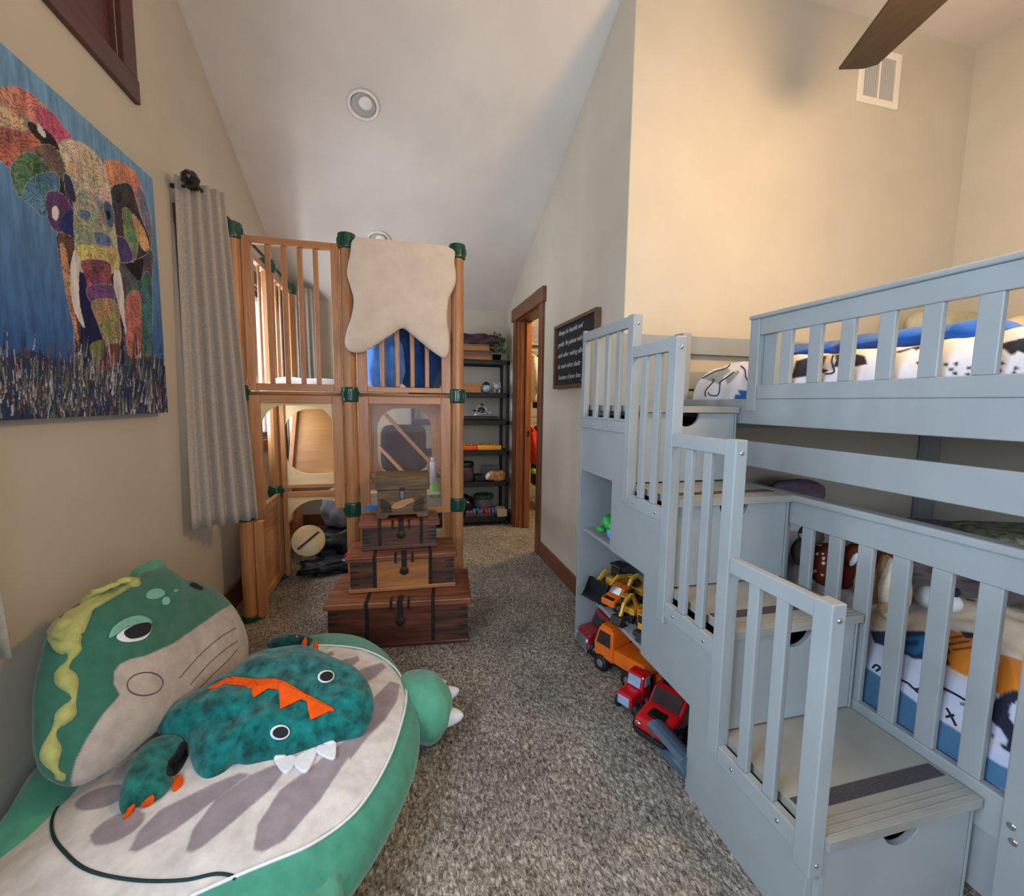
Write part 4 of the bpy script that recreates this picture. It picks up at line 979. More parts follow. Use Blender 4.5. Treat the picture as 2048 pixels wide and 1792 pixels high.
# things in the lower storey
def pillow_obj(name, mat, c, d, rot, lb, cat, **k): return MB().sq(c, d, .8, .35, rot, 40, .05, k.get('seed', 1)).build(name, mat, None, label=lb, cat=cat)
pillow_obj('pillow', 'charcoal_cloth', (.02, 3.36, .875), (.165, .172, .055), Matrix.Rotation(R90-.15, 3, 'X'), 'dark charcoal square pillow seen behind the clear panel of the tower', 'pillow')
bx('pillow_ledge', 'ply', (XB+.06, XC-.06, 3.26, 3.50, .655, .70), tw, .004)
t = thing('water_bottle', 'small white bottle standing just behind the clear panel', 'bottle', (.168, 2.70, .70))
MB().lathe([(.016, .60), (.017, .68), (.017, .77), (.010, .785)], (.185, 2.70, .08), 14).build('bottle', 'ceramic_white', t); MB().lathe([(.012, .785), (.012, .80), (.004, .802)], (.185, 2.70, .08), 12).build('cap', 'white_plastic', t)
bx('bottle_shelf', 'ply', (XB+.06, XC-.06, 2.66, 2.75, .66, .68), tw, .002)
# wooden banjo-like drum toy
t = thing('toy_drum', 'round pale wooden drum toy with a black strap lying under the tower', 'toy drum', (-.60, 3.33, 0))
c = on(617, 1082, 'y', 3.33); ax = Vector((.15, -.85, .4)).normalized(); xx = ax.cross(Vector((0, 0, 1))).normalized(); yy = xx.cross(ax)*-1
R = Matrix((xx, yy, ax)).transposed()
b = MB(); b.M = Matrix.Translation(c) @ R.to_4x4(); b.lathe([(.105, -.02), (.112, -.015), (.112, .015), (.105, .02)], (0, 0, 0), 40); b.build('drum_body', 'ply', t)
b = MB(); b.M = Matrix.Translation(c) @ R.to_4x4(); b.bar((-.07, -.055, .022), (.07, .055, .022), .016, .004, (0, 0, 1)); b.build('strap', 'black_plastic', t)
MB().tube([on(604, 1117, 'z', .045), on(668, 1097, 'z', .075)], .006, 8).build('drumstick', 'ply', None, label='thin wooden drumstick lying under the tower beside the drum', cat='drumstick')
MB().sq((-.47, 3.72, .36), (.15, .13, .16), .9, .8, None, 36, .22, 2).build('bag', 'grey_bag', None, label='translucent grey plastic bag sitting under the tower on top of dark bags', cat='bag')
MB().sq((-.45, 3.68, .115), (.22, .20, .11), .6, .7, None, 40, .4, 6).build('bag', 'black_bag', None, label='shiny black bag under the grey plastic bag below the tower', cat='bag')
MB().sq((-.47, 3.30, .045), (.21, .10, .045), .6, .7, Matrix.Rotation(.3, 3, 'Z'), 40, .5, 9).build('bag', 'black_bag', None, label='flat black glossy bag lying in front of the drum under the tower', cat='bag')
MB().sq((-.34, 3.28, .12), (.07, .05, .03), .8, .8, Matrix.Rotation(-.3, 3, 'Y'), 24, .1, 9).build('toy_shoe', 'red_car', None, label='red plastic toy on the dark bags under the tower', cat='toy')
MB().sq((-.35, 3.20, .10), (.07, .04, .014), .8, .9, Matrix.Rotation(.1, 3, 'Y'), 24, .05, 4).build('toy_paddle', 'steel_blue', None, label='grey blue oval paddle lying on the dark bags under the tower', cat='toy')
bx('toy_strap', 'tape_blue', (-.21, -.115, 2.60, 2.606, .60, .622), None, .001, label='strip of bright blue tape behind the small chest', cat='tape')
t = thing('cup', 'lime green plastic cup beside the carved chest behind the trunks', 'cup', (.20, 2.68, .60))
MB().lathe([(.03, .60), (.036, .65), (.034, .67), (.018, .70)], (.20, 2.70, .035), 16).build('cup_body', 'lime', t)
# ================================================================== TRUNKS
def trunk(lb, x0, x1, y0, y1, z0, z1, lw, mb, ml, straps, rz=0, group='stacked wooden trunks'):
    cx, cy = (x0+x1)/2, (y0+y1)/2
    t = thing('wooden_chest', lb, 'chest', (cx, cy, z0), rz, group); T = W(t) @ Matrix.Translation((-cx, -cy, -z0))
    def B(): b = MB(); b.M = T; return b
    zl = z1-lw; ov = .018
    b = B().use(mb); b.box(straps[0], straps[1], y0, y1, z0+.018, zl); b.use('trunk_dark'); b.box(x0, straps[0], y0, y1, z0+.018, zl); b.box(straps[1], x1, y0, y1, z0+.018, zl); b.build('body', None, t)
    b = B(); b.box(x0-.008, x1+.008, y0-.008, y1, z0, z0+.02); b.build('base', mb, t, bevel=.003)
    lid = B().box(x0-ov, x1+ov, y0-ov, y1, zl, z1).build('lid', ml, t, bevel=.005)
    b = B(); b.box(x0-ov+.012, x1+ov-.012, y0-ov+.014, y1-.01, z1, z1+.0015); b.build('lid_border', ml, lid)
    for xs in straps:
        b = B(); w2 = .009
        b.box(xs-w2, xs+w2, y0-.003, y0, z0+.02, zl); b.box(xs-w2, xs+w2, y0-ov-.003, y0-ov, zl, z1+.002); b.box(xs-w2, xs+w2, y0-ov-.003, y1-.01, z1, z1+.003)
        b.build('iron_strap', 'iron', t, bevel=.001)
        for zz in np.linspace(z0+.04, zl-.02, 4): B().sq((xs, y0-.004, float(zz)), (.004, .002, .004), n=8).build('stud', 'iron', t)
    m_ = (x0+x1)/2+.005; h = zl-z0
    b = B(); b.box(m_-.014, m_+.014, y0-ov-.004, y0-ov, zl, z1+.002); b.box(m_-.014, m_+.014, y0-ov-.004, y0-ov+.07, z1, z1+.004)
    b.box(m_-.012, m_+.012, y0-.012, y0-.005, zl-h*.26, zl+.002)
    b.M = b.M @ Matrix.Identity(4); b.lathe([(.004, -.002), (.022, 0), (.022, .006), (.004, .008)], (m_, y0-.014, zl-h*.36), 16, 'y')
    b.build('hasp', 'iron', t, bevel=.001)
    B().sq((m_, y0-.018, zl-h*.36), (.006, .005, .006), n=10).build('keyhole', 'black_plastic', t)
    for s in (-.042, .042):
        b = B(); b.box(m_+s-.006, m_+s+.006, y0-ov-.003, y0-ov, zl-.012, z1+.002); b.box(m_+s-.006, m_+s+.006, y0-ov-.003, y0-ov+.05, z1, z1+.003); b.build('hinge_strap', 'iron', t)
    for k in range(4):
        z = z0+.035+(h-.05)*k/3.4
        for e, s in ((x0, 1), (x1, -1)): B().prism([(e, z), (e+s*.045, z+.004), (e+s*.045, z+.010), (e, z+.014)] if s > 0 else [(e, z), (e, z+.014), (e-.045, z+.010), (e-.045, z+.004)], 'y', y0-.0012, y0+.002).build('joint_inlay', 'black_plastic', t)
    return t
trunk('largest dark reddish wooden trunk with iron straps, on the carpet under the others', -.338, .338, 2.165, 2.555, 0, .240, .030, 'trunk_red', 'trunk_wood', (-.155, .165), -.10)
trunk('medium tan-fronted wooden trunk, second from the bottom of the stack', -.255, .268, 2.285, 2.545, .243, .432, .026, 'trunk_tan', 'trunk_wood', (-.135, .145), -.03)
trunk('small dark wooden trunk, third from the bottom of the stack', -.203, .180, 2.375, 2.575, .435, .582, .026, 'trunk_dark', 'trunk_wood', (-.115, .10), 0)
# carved chest on top
cz = .585; x0, x1, y0, y1 = -.134, .140, 2.435, 2.575
t = thing('carved_chest', 'little carved rustic chest with a domed lid and metal clasp, on top of the trunks', 'chest', (.003, 2.5, cz))
b = MB(); b.box(x0+.006, x1-.006, y0+.004, y1-.004, cz+.026, cz+.155)
b.prism([(x0, cz), (x0+.055, cz), (x0+.065, cz+.018), (x1-.065, cz+.018), (x1-.055, cz), (x1, cz), (x1, cz+.034), (x0, cz+.034)], 'y', y0-.002, y0+.016)
b.prism([(x0, cz), (x0+.055, cz), (x0+.065, cz+.018), (x1-.065, cz+.018), (x1-.055, cz), (x1, cz), (x1, cz+.034), (x0, cz+.034)], 'y', y1-.016, y1)
b.build('body', 'carved', t, bevel=.004)
b = MB(); n = 10; pr = [(y0-.004, cz+.158)]+[((y0+y1)/2-(y1-y0+.008)/2*math.cos(math.pi*k/n), cz+.20+.05*math.sin(math.pi*k/n)) for k in range(n+1)]+[(y1+.004, cz+.158)]
b.prism(pr, 'x', x0-.004, x1+.004); lid = b.build('lid', 'carved', t, bevel=.003)
b = MB()
for s, cx in ((1, x0+.02), (-1, x1-.02)):
    for k in range(6):
        r = .012+.009*k
        pts = [(cx+s*r*math.sin(a)*1.0, y0+.001, cz+.05+r*math.cos(a)) for a in [math.pi*i/10 for i in range(11)]]
        b.tube(pts, .0024, 5)
b.build('carving', 'carved_dark', t)
b = MB(); b.prism([(-.062, cz+.06), (-.04, cz+.085), (.0, cz+.10), (.06, cz+.11), (.068, cz+.09), (.03, cz+.075), (.01, cz+.06), (-.03, cz+.05)], 'y', y0, y0+.004); b.build('carved_panel', 'ply_dark', t, bevel=.001)
b = MB(); b.box(-.007, .011, y0-.008, y0+.003, cz+.115, cz+.150); b.box(-.003, .007, y0-.011, y0-.007, cz+.108, cz+.128); b.build('clasp', 'hub_grey', t, bevel=.001)
b = MB(); b.box(-.012, .016, y0-.007, y0-.003, cz+.150, cz+.170); b.build('clasp_plate', 'iron', lid)

# ================================================================== GREEN DINOSAUR FLOOR CUSHION
dn = thing('dinosaur_floor_cushion', 'huge green plush dinosaur floor cushion with a cream striped belly, in the left corner', 'plush floor cushion', (-.45, 1.4, 0))
Z = .125
ol = [(-.60, 1.93), (-.42, 2.03), (-.24, 2.02), (-.10, 1.90), (.00, 1.68), (.045, 1.48), (.04, 1.30), (-.01, 1.14), (-.09, .99), (-.20, .86), (-.38, .75), (-.6, .72), (-.80, .80), (-.90, .98), (-.925, 1.2), (-.92, 1.45), (-.88, 1.68), (-.76, 1.84)]
vs, fs = inflate([(x, y, Z) for x, y in ol], (0, 0, 1), .135, .124, 640, 150, 4.5, .010, 9)
CR = (228, 222, 216); GRY = (158, 146, 152)
def ell(cx, cy, a, b, deg, n=24):
    t_ = math.radians(deg); return [(cx+a*math.cos(q)*math.cos(t_)-b*math.sin(q)*math.sin(t_), cy+a*math.cos(q)*math.sin(t_)+b*math.sin(q)*math.cos(t_)) for q in [2*math.pi*k/n for k in range(n)]]
belly = [(500, 1335), (560, 1312), (620, 1292), (680, 1294), (730, 1302), (775, 1325), (803, 1360), (811, 1395), (800, 1450), (775, 1520), (735, 1590), (690, 1640), (620, 1688), (540, 1722), (470, 1752), (380, 1792), (240, 1850), (-200, 1870), (-200, 1720), (0, 1672), (30, 1635), (80, 1590), (140, 1568), (200, 1555), (300, 1450)]
lay = [(belly, CR)]+[(p, GRY) for p in (
 ell(204, 1595, 58, 20, -18), ell(235, 1655, 62, 24, -28),
 [(258, 1702), (275, 1665), (320, 1620), (420, 1570), (480, 1545), (500, 1548), (430, 1600), (350, 1660), (300, 1690), (270, 1705)],
 [(372, 1702), (385, 1660), (430, 1600), (500, 1550), (560, 1525), (575, 1535), (540, 1580), (470, 1640), (410, 1690), (385, 1705)],
 [(506, 1700), (515, 1650), (560, 1580), (620, 1535), (690, 1480), (712, 1470), (700, 1510), (640, 1600), (570, 1680), (525, 1705)],
 [(690, 1480), (740, 1440), (748, 1395), (780, 1362), (800, 1368), (795, 1400), (770, 1440), (735, 1475), (700, 1520)],
 [(690, 1355), (730, 1335), (765, 1325), (772, 1335), (750, 1355), (715, 1375), (700, 1370)],
 [(660, 1335), (690, 1318), (715, 1312), (720, 1320), (700, 1335), (675, 1345)], [(635, 1312), (665, 1302), (668, 1310), (645, 1320)])]
body = MB().add(vs, fs, True)
cc = paint(vs, lay, (76, 156, 130))
for i, v in enumerate(vs):
    if v.z < Z+.035: cc[i, :3] = lin((72, 152, 126))
body = body.build('body', 'plush_paint', dn, col=cc)
# head, leaning on the wall
HN = Vector((.92, -.15, .36)).normalized(); HP = (-.80, 1.64, .64)
hd = [(75, 1440), (77, 1375), (92, 1305), (105, 1262), (150, 1212), (205, 1180), (262, 1160), (290, 1143), (325, 1139), (352, 1158), (400, 1170), (442, 1198), (470, 1235), (487, 1285), (482, 1335), (455, 1368), (400, 1405), (330, 1450), (265, 1500), (205, 1548), (150, 1572), (98, 1552), (78, 1505)]
O = [onpl(x, y, HP, HN) for x, y in hd]
vs, fs = inflate(O, HN, .10, .075, 420, 110, 2.6, .008, 10, c=onpl(270, 1350, HP, HN))
vs = [Vector((max(v.x, LX+.006), v.y, v.z)) for v in vs]
muz = [(471, 1205), (520, 1200), (520, 1400), (430, 1400), (330, 1470), (200, 1580), (150, 1600), (142, 1560), (152, 1520), (175, 1475), (205, 1430), (240, 1390), (228, 1368), (228, 1345), (240, 1328), (262, 1318), (290, 1312), (345, 1288), (400, 1250), (440, 1222)]
cc = paint(vs, [(muz, (196, 184, 174))], (60, 118, 98))
head = MB().add(vs, fs, True).build('head', 'plush_paint', dn, col=cc)
S = [head]
ew = decal('eye', 'white_felt', [(233, 1272), (250, 1258), (275, 1248), (300, 1248), (301, 1262), (288, 1278), (262, 1284), (242, 1282)], S, dn, .003, label='white felt eye')
decal('pupil', 'black_felt', [(250, 1262), (270, 1250), (298, 1246), (301, 1260), (288, 1272), (265, 1277), (252, 1272)], S, ew, .007)
decal('eyelid', 'mint_felt', [(218, 1276), (226, 1255), (250, 1238), (280, 1231), (303, 1240), (300, 1249), (275, 1248), (250, 1256), (235, 1268)], S, dn, .005)
decal('eye', 'black_felt', [(379, 1168), (388, 1166), (405, 1176), (402, 1180), (385, 1174)], S, dn, .003)
decal('spot', 'mint_felt', ell(311, 1188, 19, 10, -8), S, dn, .003); decal('spot', 'mint_felt', ell(332, 1202, 8, 8, 0), S, dn, .003); decal('spot', 'mint_felt', ell(352, 1181, 4, 3, 0), S, dn, .003)
line_on('cheek_seam', 'taupe_thread', ell(290, 1368, 36, 23, -6), S, dn, .0016, 40, True)
for px in ([(359, 1356), (400, 1310), (440, 1275), (472, 1256)], [(380, 1370), (420, 1325), (452, 1298), (475, 1282)], [(392, 1383), (425, 1350), (455, 1322), (474, 1300)]): line_on('whisker_line', 'taupe_thread', px, S, dn, .0016)
# yellow frill: thick wavy crest along the head edge
cr = [(280, 1166), (245, 1172), (215, 1182), (185, 1198), (165, 1220), (125, 1255), (100, 1272), (118, 1290), (148, 1298), (140, 1320), (125, 1345), (140, 1370), (148, 1395), (135, 1420), (125, 1440), (112, 1455), (103, 1480), (103, 1510), (110, 1535), (128, 1558)]
bv = surf_bvh(S); pts = []
for q in smoothpts([(x, y, 0) for x, y in cr], 60, False):
    d = ray(q.x, q.y).normalized(); h = bv.ray_cast(CAM, d); 
    if h[3]: pts.append(CAM+d*(h[3]+.004))
rr = [.013+.007*math.sin(i*.75)+.003*noise.noise((i*.3, 0, 0)) for i in range(len(pts))]; rr[0] = rr[-1] = .005
MB().tube(pts, rr, 12).build('frill', 'yellow_plush', dn)
fr = [(280, 1160), (240, 1162), (205, 1180), (180, 1185), (172, 1200), (160, 1215), (120, 1235), (98, 1268), (120, 1282), (148, 1300), (152, 1270), (165, 1250), (190, 1215), (225, 1185)]
decal('frill', 'yellow_plush', fr, S, dn, .004, .014)
# leg bump at top of head (horn), arms and feet
MB().sq(onpl(318, 1152, HP, HN)-Vector((.03, 0, .0)), (.035, .09, .05), 1, 1, None, 28, .2, 3).build('horn', 'green_plush', dn)
b = MB().sq((.065, 1.54, .115), (.095, .135, .11), .9, .9, Matrix.Rotation(.25, 3, 'Z'), 40, .10, 5); b.build('arm', 'green_plush', dn, label='mint green plush arm')
def claw(c, d, L, r, parent, mat='white_felt', name='claw'):
    d = Vector(d).normalized(); c = Vector(c)
    pts = [c+d*(L*k/6) for k in range(7)]; return MB().tube(pts, [r*math.sqrt(max(.02, 1-(k/6)**1.3)) for k in range(7)], 12).build(name, mat, parent)
claw((.140, 1.58, .115), (1, .10, .12), .065, .030, dn); claw((.148, 1.50, .085), (1, -.15, .05), .06, .034, dn); claw((.125, 1.65, .11), (1, .3, .1), .04, .02, dn)
b = MB().sq((-.25, .93, .10), (.13, .11, .10), .9, .9, Matrix.Rotation(-.5, 3, 'Z'), 36, .2, 7); b.build('arm', 'green_plush', dn)
b = MB().sq((-.86, 1.30, .16), (.085, .20, .13), .9, .9, None, 36, .2, 9); b.build('arm', 'green_plush', dn)
S2 = [body]
line_on('belly_seam', 'dark_green_thread', [(138, 1592), (118, 1610), (104, 1640), (108, 1675), (130, 1705), (165, 1735), (215, 1752), (290, 1762), (370, 1760), (430, 1748), (465, 1752), (470, 1758)], S2, dn, .0034, 50)
line_on('belly_piping', 'white_felt', [(620, 1290), (680, 1292), (730, 1300), (776, 1323), (805, 1358), (813, 1395), (802, 1450), (777, 1520), (737, 1590), (692, 1641), (620, 1690), (540, 1724), (470, 1753), (380, 1793)], S2, dn, .004, 60)

# ================================================================== TEAL DINOSAUR HOODIE CUSHION lying on top
td = thing('dinosaur_hooded_blanket', 'teal plush dinosaur hood with orange spikes lying on the green dinosaur cushion', 'plush hood', (-.4, 1.5, .25))
TN = Vector((.05, -.30, 1)).normalized(); TP = (-.35, 1.50, .335)
bo = [(314, 1452), (336, 1420), (389, 1390), (422, 1372), (464, 1350), (483, 1333), (516, 1312), (563, 1300), (623, 1300), (670, 1322), (713, 1342), (740, 1375), (748, 1420), (728, 1466), (680, 1486), (623, 1500), (560, 1522), (500, 1535), (469, 1530), (445, 1553), (412, 1566), (389, 1542), (375, 1502), (362, 1483), (328, 1476)]
O = [onpl(x, y, TP, TN) for x, y in bo]
vs, fs = inflate(O, TN, .075, .05, 260, 80, 3.2, .020, 13, c=onpl(545, 1425, TP, TN))
cc = paint(vs, [([(440, 1370), (516, 1312), (623, 1300), (670, 1322), (690, 1400), (660, 1400), (600, 1385), (520, 1375)], (46, 128, 126))], (18, 132, 130))
V2 = np.array([tuple(v) for v in vs])
hood = MB().add(vs, fs, True).build('hood', 'teal_paint', td, col=cc)
ao = [(330, 1474), (361, 1476), (370, 1493), (352, 1512), (338, 1530), (346, 1552), (330, 1584), (300, 1604), (264, 1613), (244, 1626), (238, 1600), (252, 1550), (276, 1508), (300, 1486)]
A_P = (-.60, 1.32, .30); O = [onpl(x, y, A_P, (0, -.2, 1)) for x, y in ao]
vs, fs = inflate(O, (0, -.2, 1), .035, .04, 90, 26, 3, .010, 16)
sl = MB().add(vs, fs, True).build('sleeve', 'teal_paint', td, col=paint(vs, [], (36, 126, 116)))
decal('cuff_opening', 'black_felt', [(362, 1486), (374, 1488), (376, 1510), (360, 1540), (345, 1552), (334, 1545), (338, 1524), (352, 1505)], [sl, hood, body], td, .003)
for px in ([(345, 1580), (348, 1560), (358, 1552), (366, 1557), (363, 1570), (352, 1580)], [(280, 1614), (290, 1600), (305, 1590), (309, 1595), (300, 1608)], [(247, 1637), (253, 1624), (263, 1612), (270, 1612), (262, 1626)]): decal('sleeve_claw', 'orange_felt', px, [sl, hood, body], td, .006, .008, 24)
H = [hood, body]
for px in ([(464, 1358), (510, 1362), (514, 1372), (497, 1376)], [(504, 1375), (556, 1364), (508, 1395), (503, 1386)], [(557, 1363), (616, 1392), (560, 1418)], [(612, 1394), (667, 1418), (621, 1440), (616, 1420)], [(415, 1378), (455, 1356), (464, 1358), (430, 1376)], [(460, 1352), (490, 1360), (470, 1362)]):
    decal('spike', 'orange_felt', px, H, td, .005, .006, smooth=False)
decal('spike_strip', 'orange_felt', [(440, 1366), (464, 1354), (510, 1358), (560, 1360), (612, 1388), (667, 1417), (660, 1422), (610, 1398), (556, 1372), (508, 1370), (464, 1364)], H, td, .004, .004, 60)
for (cx, cy, a, b_, dg) in ((560, 1465, 20, 15, -8), (652, 1353, 17, 12, -10)):
    e = decal('eye', 'white_felt', ell(cx, cy, a, b_, dg), H, td, .004); decal('pupil', 'black_felt', ell(cx+1, cy, a*.78, b_*.74, dg), H, e, .008)
for px in ([(549, 1513), (590, 1514), (588, 1530), (572, 1546), (558, 1536)], [(588, 1520), (632, 1496), (626, 1524), (612, 1545), (596, 1538)], [(630, 1498), (668, 1482), (672, 1500), (668, 1519), (645, 1512)]):
    decal('tooth', 'white_felt', px, H, td, .006, .009, 30)
# far foot of the hood
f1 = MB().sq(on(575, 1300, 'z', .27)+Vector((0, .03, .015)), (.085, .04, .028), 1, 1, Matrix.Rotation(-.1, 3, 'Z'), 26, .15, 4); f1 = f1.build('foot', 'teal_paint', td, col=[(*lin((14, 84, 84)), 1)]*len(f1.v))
for (px, py) in ((591, 1283), (608, 1287), (630, 1296)): claw(on(px, py+3, 'z', .285), (.2, .1, .9), .030, .011, td, 'orange_felt', 'foot_claw')
# ================================================================== BLACK SHELVING UNIT
sh = thing('shelving_unit', 'tall black six-shelf storage rack against the end wall', 'shelf', (.6, 4.36, 0))
SX0, SX1, SY0, SY1 = .10, 1.035, 4.21, 4.52
SZ = [1.625, 1.31, 1.045, .75, .44, .085]
for x in (SX0+.015, SX1-.018):
    for y in (SY0+.015, SY1-.015): MB().box(x-.015, x+.015, y-.015, y+.015, 0, 1.62).build('upright', 'black_plastic', sh, bevel=.004)
for z in SZ:
    b = MB(); b.box(SX0, SX1, SY0, SY1, z-.012, z); b.box(SX0, SX1, SY0, SY0+.012, z-.045, z-.012); b.box(SX0, SX1, SY1-.012, SY1, z-.045, z-.012)
    b.build('shelf_board', 'black_plastic', sh, bevel=.003)
def zt(i): return SZ[i]+.001
YF = SY0+.03
b = MB(); xs = .45
for (x0, x1, y0, y1, z0, z1, m_, lb) in ((.42, .86, 4.24, 4.46, 0, .038, 'box_wood', 'reddish wooden game box, bottom of the pile on top of the black rack'), (.44, .86, 4.25, 4.44, .038, .085, 'walnut', 'dark walnut wooden box in the middle of the pile on the black rack'), (.42, .835, 4.25, 4.45, .085, .145, 'box_wood', 'light wooden box, topmost of the pile on the black rack')):
    t = thing('wooden_box', lb, 'box', ((x0+x1)/2, (y0+y1)/2, zt(0)+z0), 0, 'wooden boxes on top of the rack')
    bx('box_body', m_, (x0, x1, y0, y1, zt(0)+z0, zt(0)+z1-.012), t, .002); bx('box_lid', m_, (x0-.003, x1+.003, y0-.003, y1+.003, zt(0)+z1-.011, zt(0)+z1-.001), t, .002)
MB().sq((.70, 4.36, zt(0)+.195), (.25, .09, .055), .9, .8, None, 50, .6, 3).build('cloth_bundle', 'purple_cloth', None, label='crumpled dark purple cloth bundle lying on the wooden boxes', cat='cloth')
t = thing('potted_plant', 'leafy green plant in a black pot on top of the black rack', 'plant', (.935, 4.36, zt(0)))
MB().lathe([(.032, 0), (.045, .06), (.048, .062), (.04, .062)], (.935, 4.36, zt(0)), 16).build('pot', 'black_plastic', t)
b = MB(); rg = random.Random(2)
for k in range(130):
    a = rg.uniform(0, 6.28); e = rg.uniform(-.1, 1.3); r = rg.uniform(.04, .12)*(1 if e > .2 else .8)
    c = Vector((.935+r*.75*math.cos(a)*math.cos(e), 4.36+r*math.sin(a)*math.cos(e), zt(0)+.09+r*1.6*math.sin(e)))
    d = (c-Vector((.935, 4.36, zt(0)+.06))).normalized(); s_ = d.cross(Vector((rg.random(), rg.random(), 1))).normalized()*.012; L = d*.034
    u = d.cross(s_).normalized()*.004
    b.add([c, c+L*.5+s_+u, c+L+u*2, c+L*.5-s_+u], [(0, 1, 2, 3)])
b.build('foliage', 'leaf', t)
# second shelf
t = thing('wooden_box', 'plain light wooden box on the second shelf of the rack', 'box', (.66, 4.30, zt(1))); bx('box_body', 'box_wood', (.52, .755, 4.24, 4.40, zt(1), zt(1)+.085), t, .003)
t = thing('candle_jar', 'round pale blue jar with a dark lid on the second shelf', 'jar', (.815, 4.30, zt(1)))
MB().lathe([(.02, 0), (.045, .012), (.055, .038), (.048, .066), (.03, .078)], (.815, 4.29, zt(1)), 24).build('jar_body', 'ceramic_blue', t); MB().lathe([(.034, .078), (.036, .09), (.022, .098), (.008, .108)], (.815, 4.29, zt(1)), 20).build('jar_lid', 'iron', t)
t = thing('cat_figurine', 'small pale ceramic animal pot with two ears on the second shelf', 'figurine', (.925, 4.30, zt(1)))
b = MB().sq((.925, 4.30, zt(1)+.062), (.042, .038, .035), .9, .9, None, 24); b.build('body', 'ceramic_white', t)
for dx in (-.028, .028): MB().lathe([(.014, 0), (.006, .02), (.001, .03)], (.925+dx, 4.30, zt(1)+.085), 10).build('ear', 'ceramic_white', t)
for dx, dy in ((-.025, -.015), (.025, -.015), (0, .02)): MB().lathe([(.009, 0), (.011, .035)], (.925+dx, 4.30+dy, zt(1)), 10).build('foot', 'ceramic_white', t)
# third shelf
bx('tray', 'black_plastic', (.62, .93, 4.23, 4.45, zt(2), zt(2)+.035), None, .008, label='black flat case on the third shelf under the white toy aircraft', cat='case')
t = thing('toy_aircraft', 'white and black folded toy drone on the black case, third shelf', 'toy', (.78, 4.32, zt(2)+.036)); zb = zt(2)+.036
b = MB()
for (a, c, r) in (((.70, 4.30, .01), (.74, 4.30, .10), .006), ((.74, 4.30, .10), (.80, 4.32, .10), .006), ((.80, 4.32, .10), (.84, 4.30, .04), .006), ((.70, 4.30, .015), (.84, 4.30, .03), .010), ((.84, 4.30, .035), (.90, 4.31, .025), .008), ((.73, 4.28, .02), (.80, 4.32, .065), .005)):
    b.tube([Vector(a)+Vector((0, 0, zb)), Vector(c)+Vector((0, 0, zb))], r, 8)
b.build('airframe', 'ceramic_white', t); MB().sq((.775, 4.33, zb+.06), (.035, .025, .028)).build('canopy', 'glass_dark', t)
for q in ((.70, 4.29, .055), (.78, 4.33, .115)): MB().sq((q[0], q[1], zb+q[2]), (.016, .016, .010), n=12).build('rotor_hub', 'black_plastic', t)
# fourth shelf
t = thing('toy_tray', 'long orange and yellow toy tray on the fourth shelf', 'toy tray', (.72, 4.32, zt(3)))
bx('tray_left', 'tray_orange', (.40, .72, 4.23, 4.40, zt(3), zt(3)+.045), t, .012); bx('tray_right', 'tray_yellow', (.722, .965, 4.23, 4.40, zt(3), zt(3)+.048), t, .012)
b = MB()
for k in range(13): b.sq((.50+k*.034, 4.31, zt(3)+.052), (.017, .05, .010), 1, 1, n=12)
b.build('tray_contents', 'foil_brown', t)
# fifth shelf
t = thing('storage_jar', 'dark tall storage jar with a black lid on the fifth shelf', 'jar', (.62, 4.32, zt(4)))
MB().lathe([(.07, 0), (.078, .01), (.078, .135), (.072, .145)], (.62, 4.31, zt(4)), 28).build('jar_body', 'purple_cloth', t); MB().lathe([(.076, .145), (.080, .15), (.080, .185), (.07, .192)], (.62, 4.31, zt(4)), 28).build('jar_lid', 'black_plastic', t)
t = thing('snack_bag', 'crinkled clear bag of brown wooden pieces on the fifth shelf', 'bag', (.93, 4.27, zt(4)))
MB().sq((.925, 4.27, zt(4)+.05), (.10, .05, .05), .5, .6, None, 36, .22, 5).build('bag_body', 'foil_brown', t); MB().sq((.83, 4.25, zt(4)+.05), (.02, .035, .035), .6, .6, Matrix.Rotation(.4, 3, 'Y'), 20, .1, 5).build('bag_end', 'white_cloth', t)
bx('tray', 'black_plastic', (.70, .80, 4.24, 4.42, zt(4), zt(4)+.055), None, .008, label='low black box between the jar and the bag on the fifth shelf', cat='box')
bx('storage_box', 'clear_jar', (.80, .98, 4.37, 4.48, zt(4), zt(4)+.13), None, .006, label='clear plastic box behind the snack bag on the fifth shelf', cat='box')
# bottom shelf
MB().sq((.60, 4.33, zt(5)+.105), (.115, .10, .105), .9, .9, None, 32, .15, 4).build('helmet', 'black_gloss', None, label='dark round helmet on the bottom shelf', cat='helmet')
t = thing('toy_tub', 'clear tub with a dark green scalloped lid on the bottom shelf', 'tub', (.82, 4.40, zt(5)))
MB().lathe([(.07, 0), (.085, .02), (.088, .16), (.08, .165)], (.82, 4.40, zt(5)), 28).build('tub_body', 'clear_jar', t)
b = MB()
for k in range(12): a = math.pi*k/6; b.sq((.82+.078*math.cos(a), 4.40+.078*math.sin(a), zt(5)+.175), (.026, .026, .028), 1, 1, n=12)
b.sq((.82, 4.40, zt(5)+.185), (.085, .085, .025), .8, 1, n=24); b.build('tub_lid', 'clear_green', t)
rg = random.Random(9); bx('toy_bin', 'purple_cloth', (.60, .90, 4.225, 4.29, zt(5), zt(5)+.03), None, .006, label='low purple bin holding small colourful toys on the bottom shelf', cat='bin')
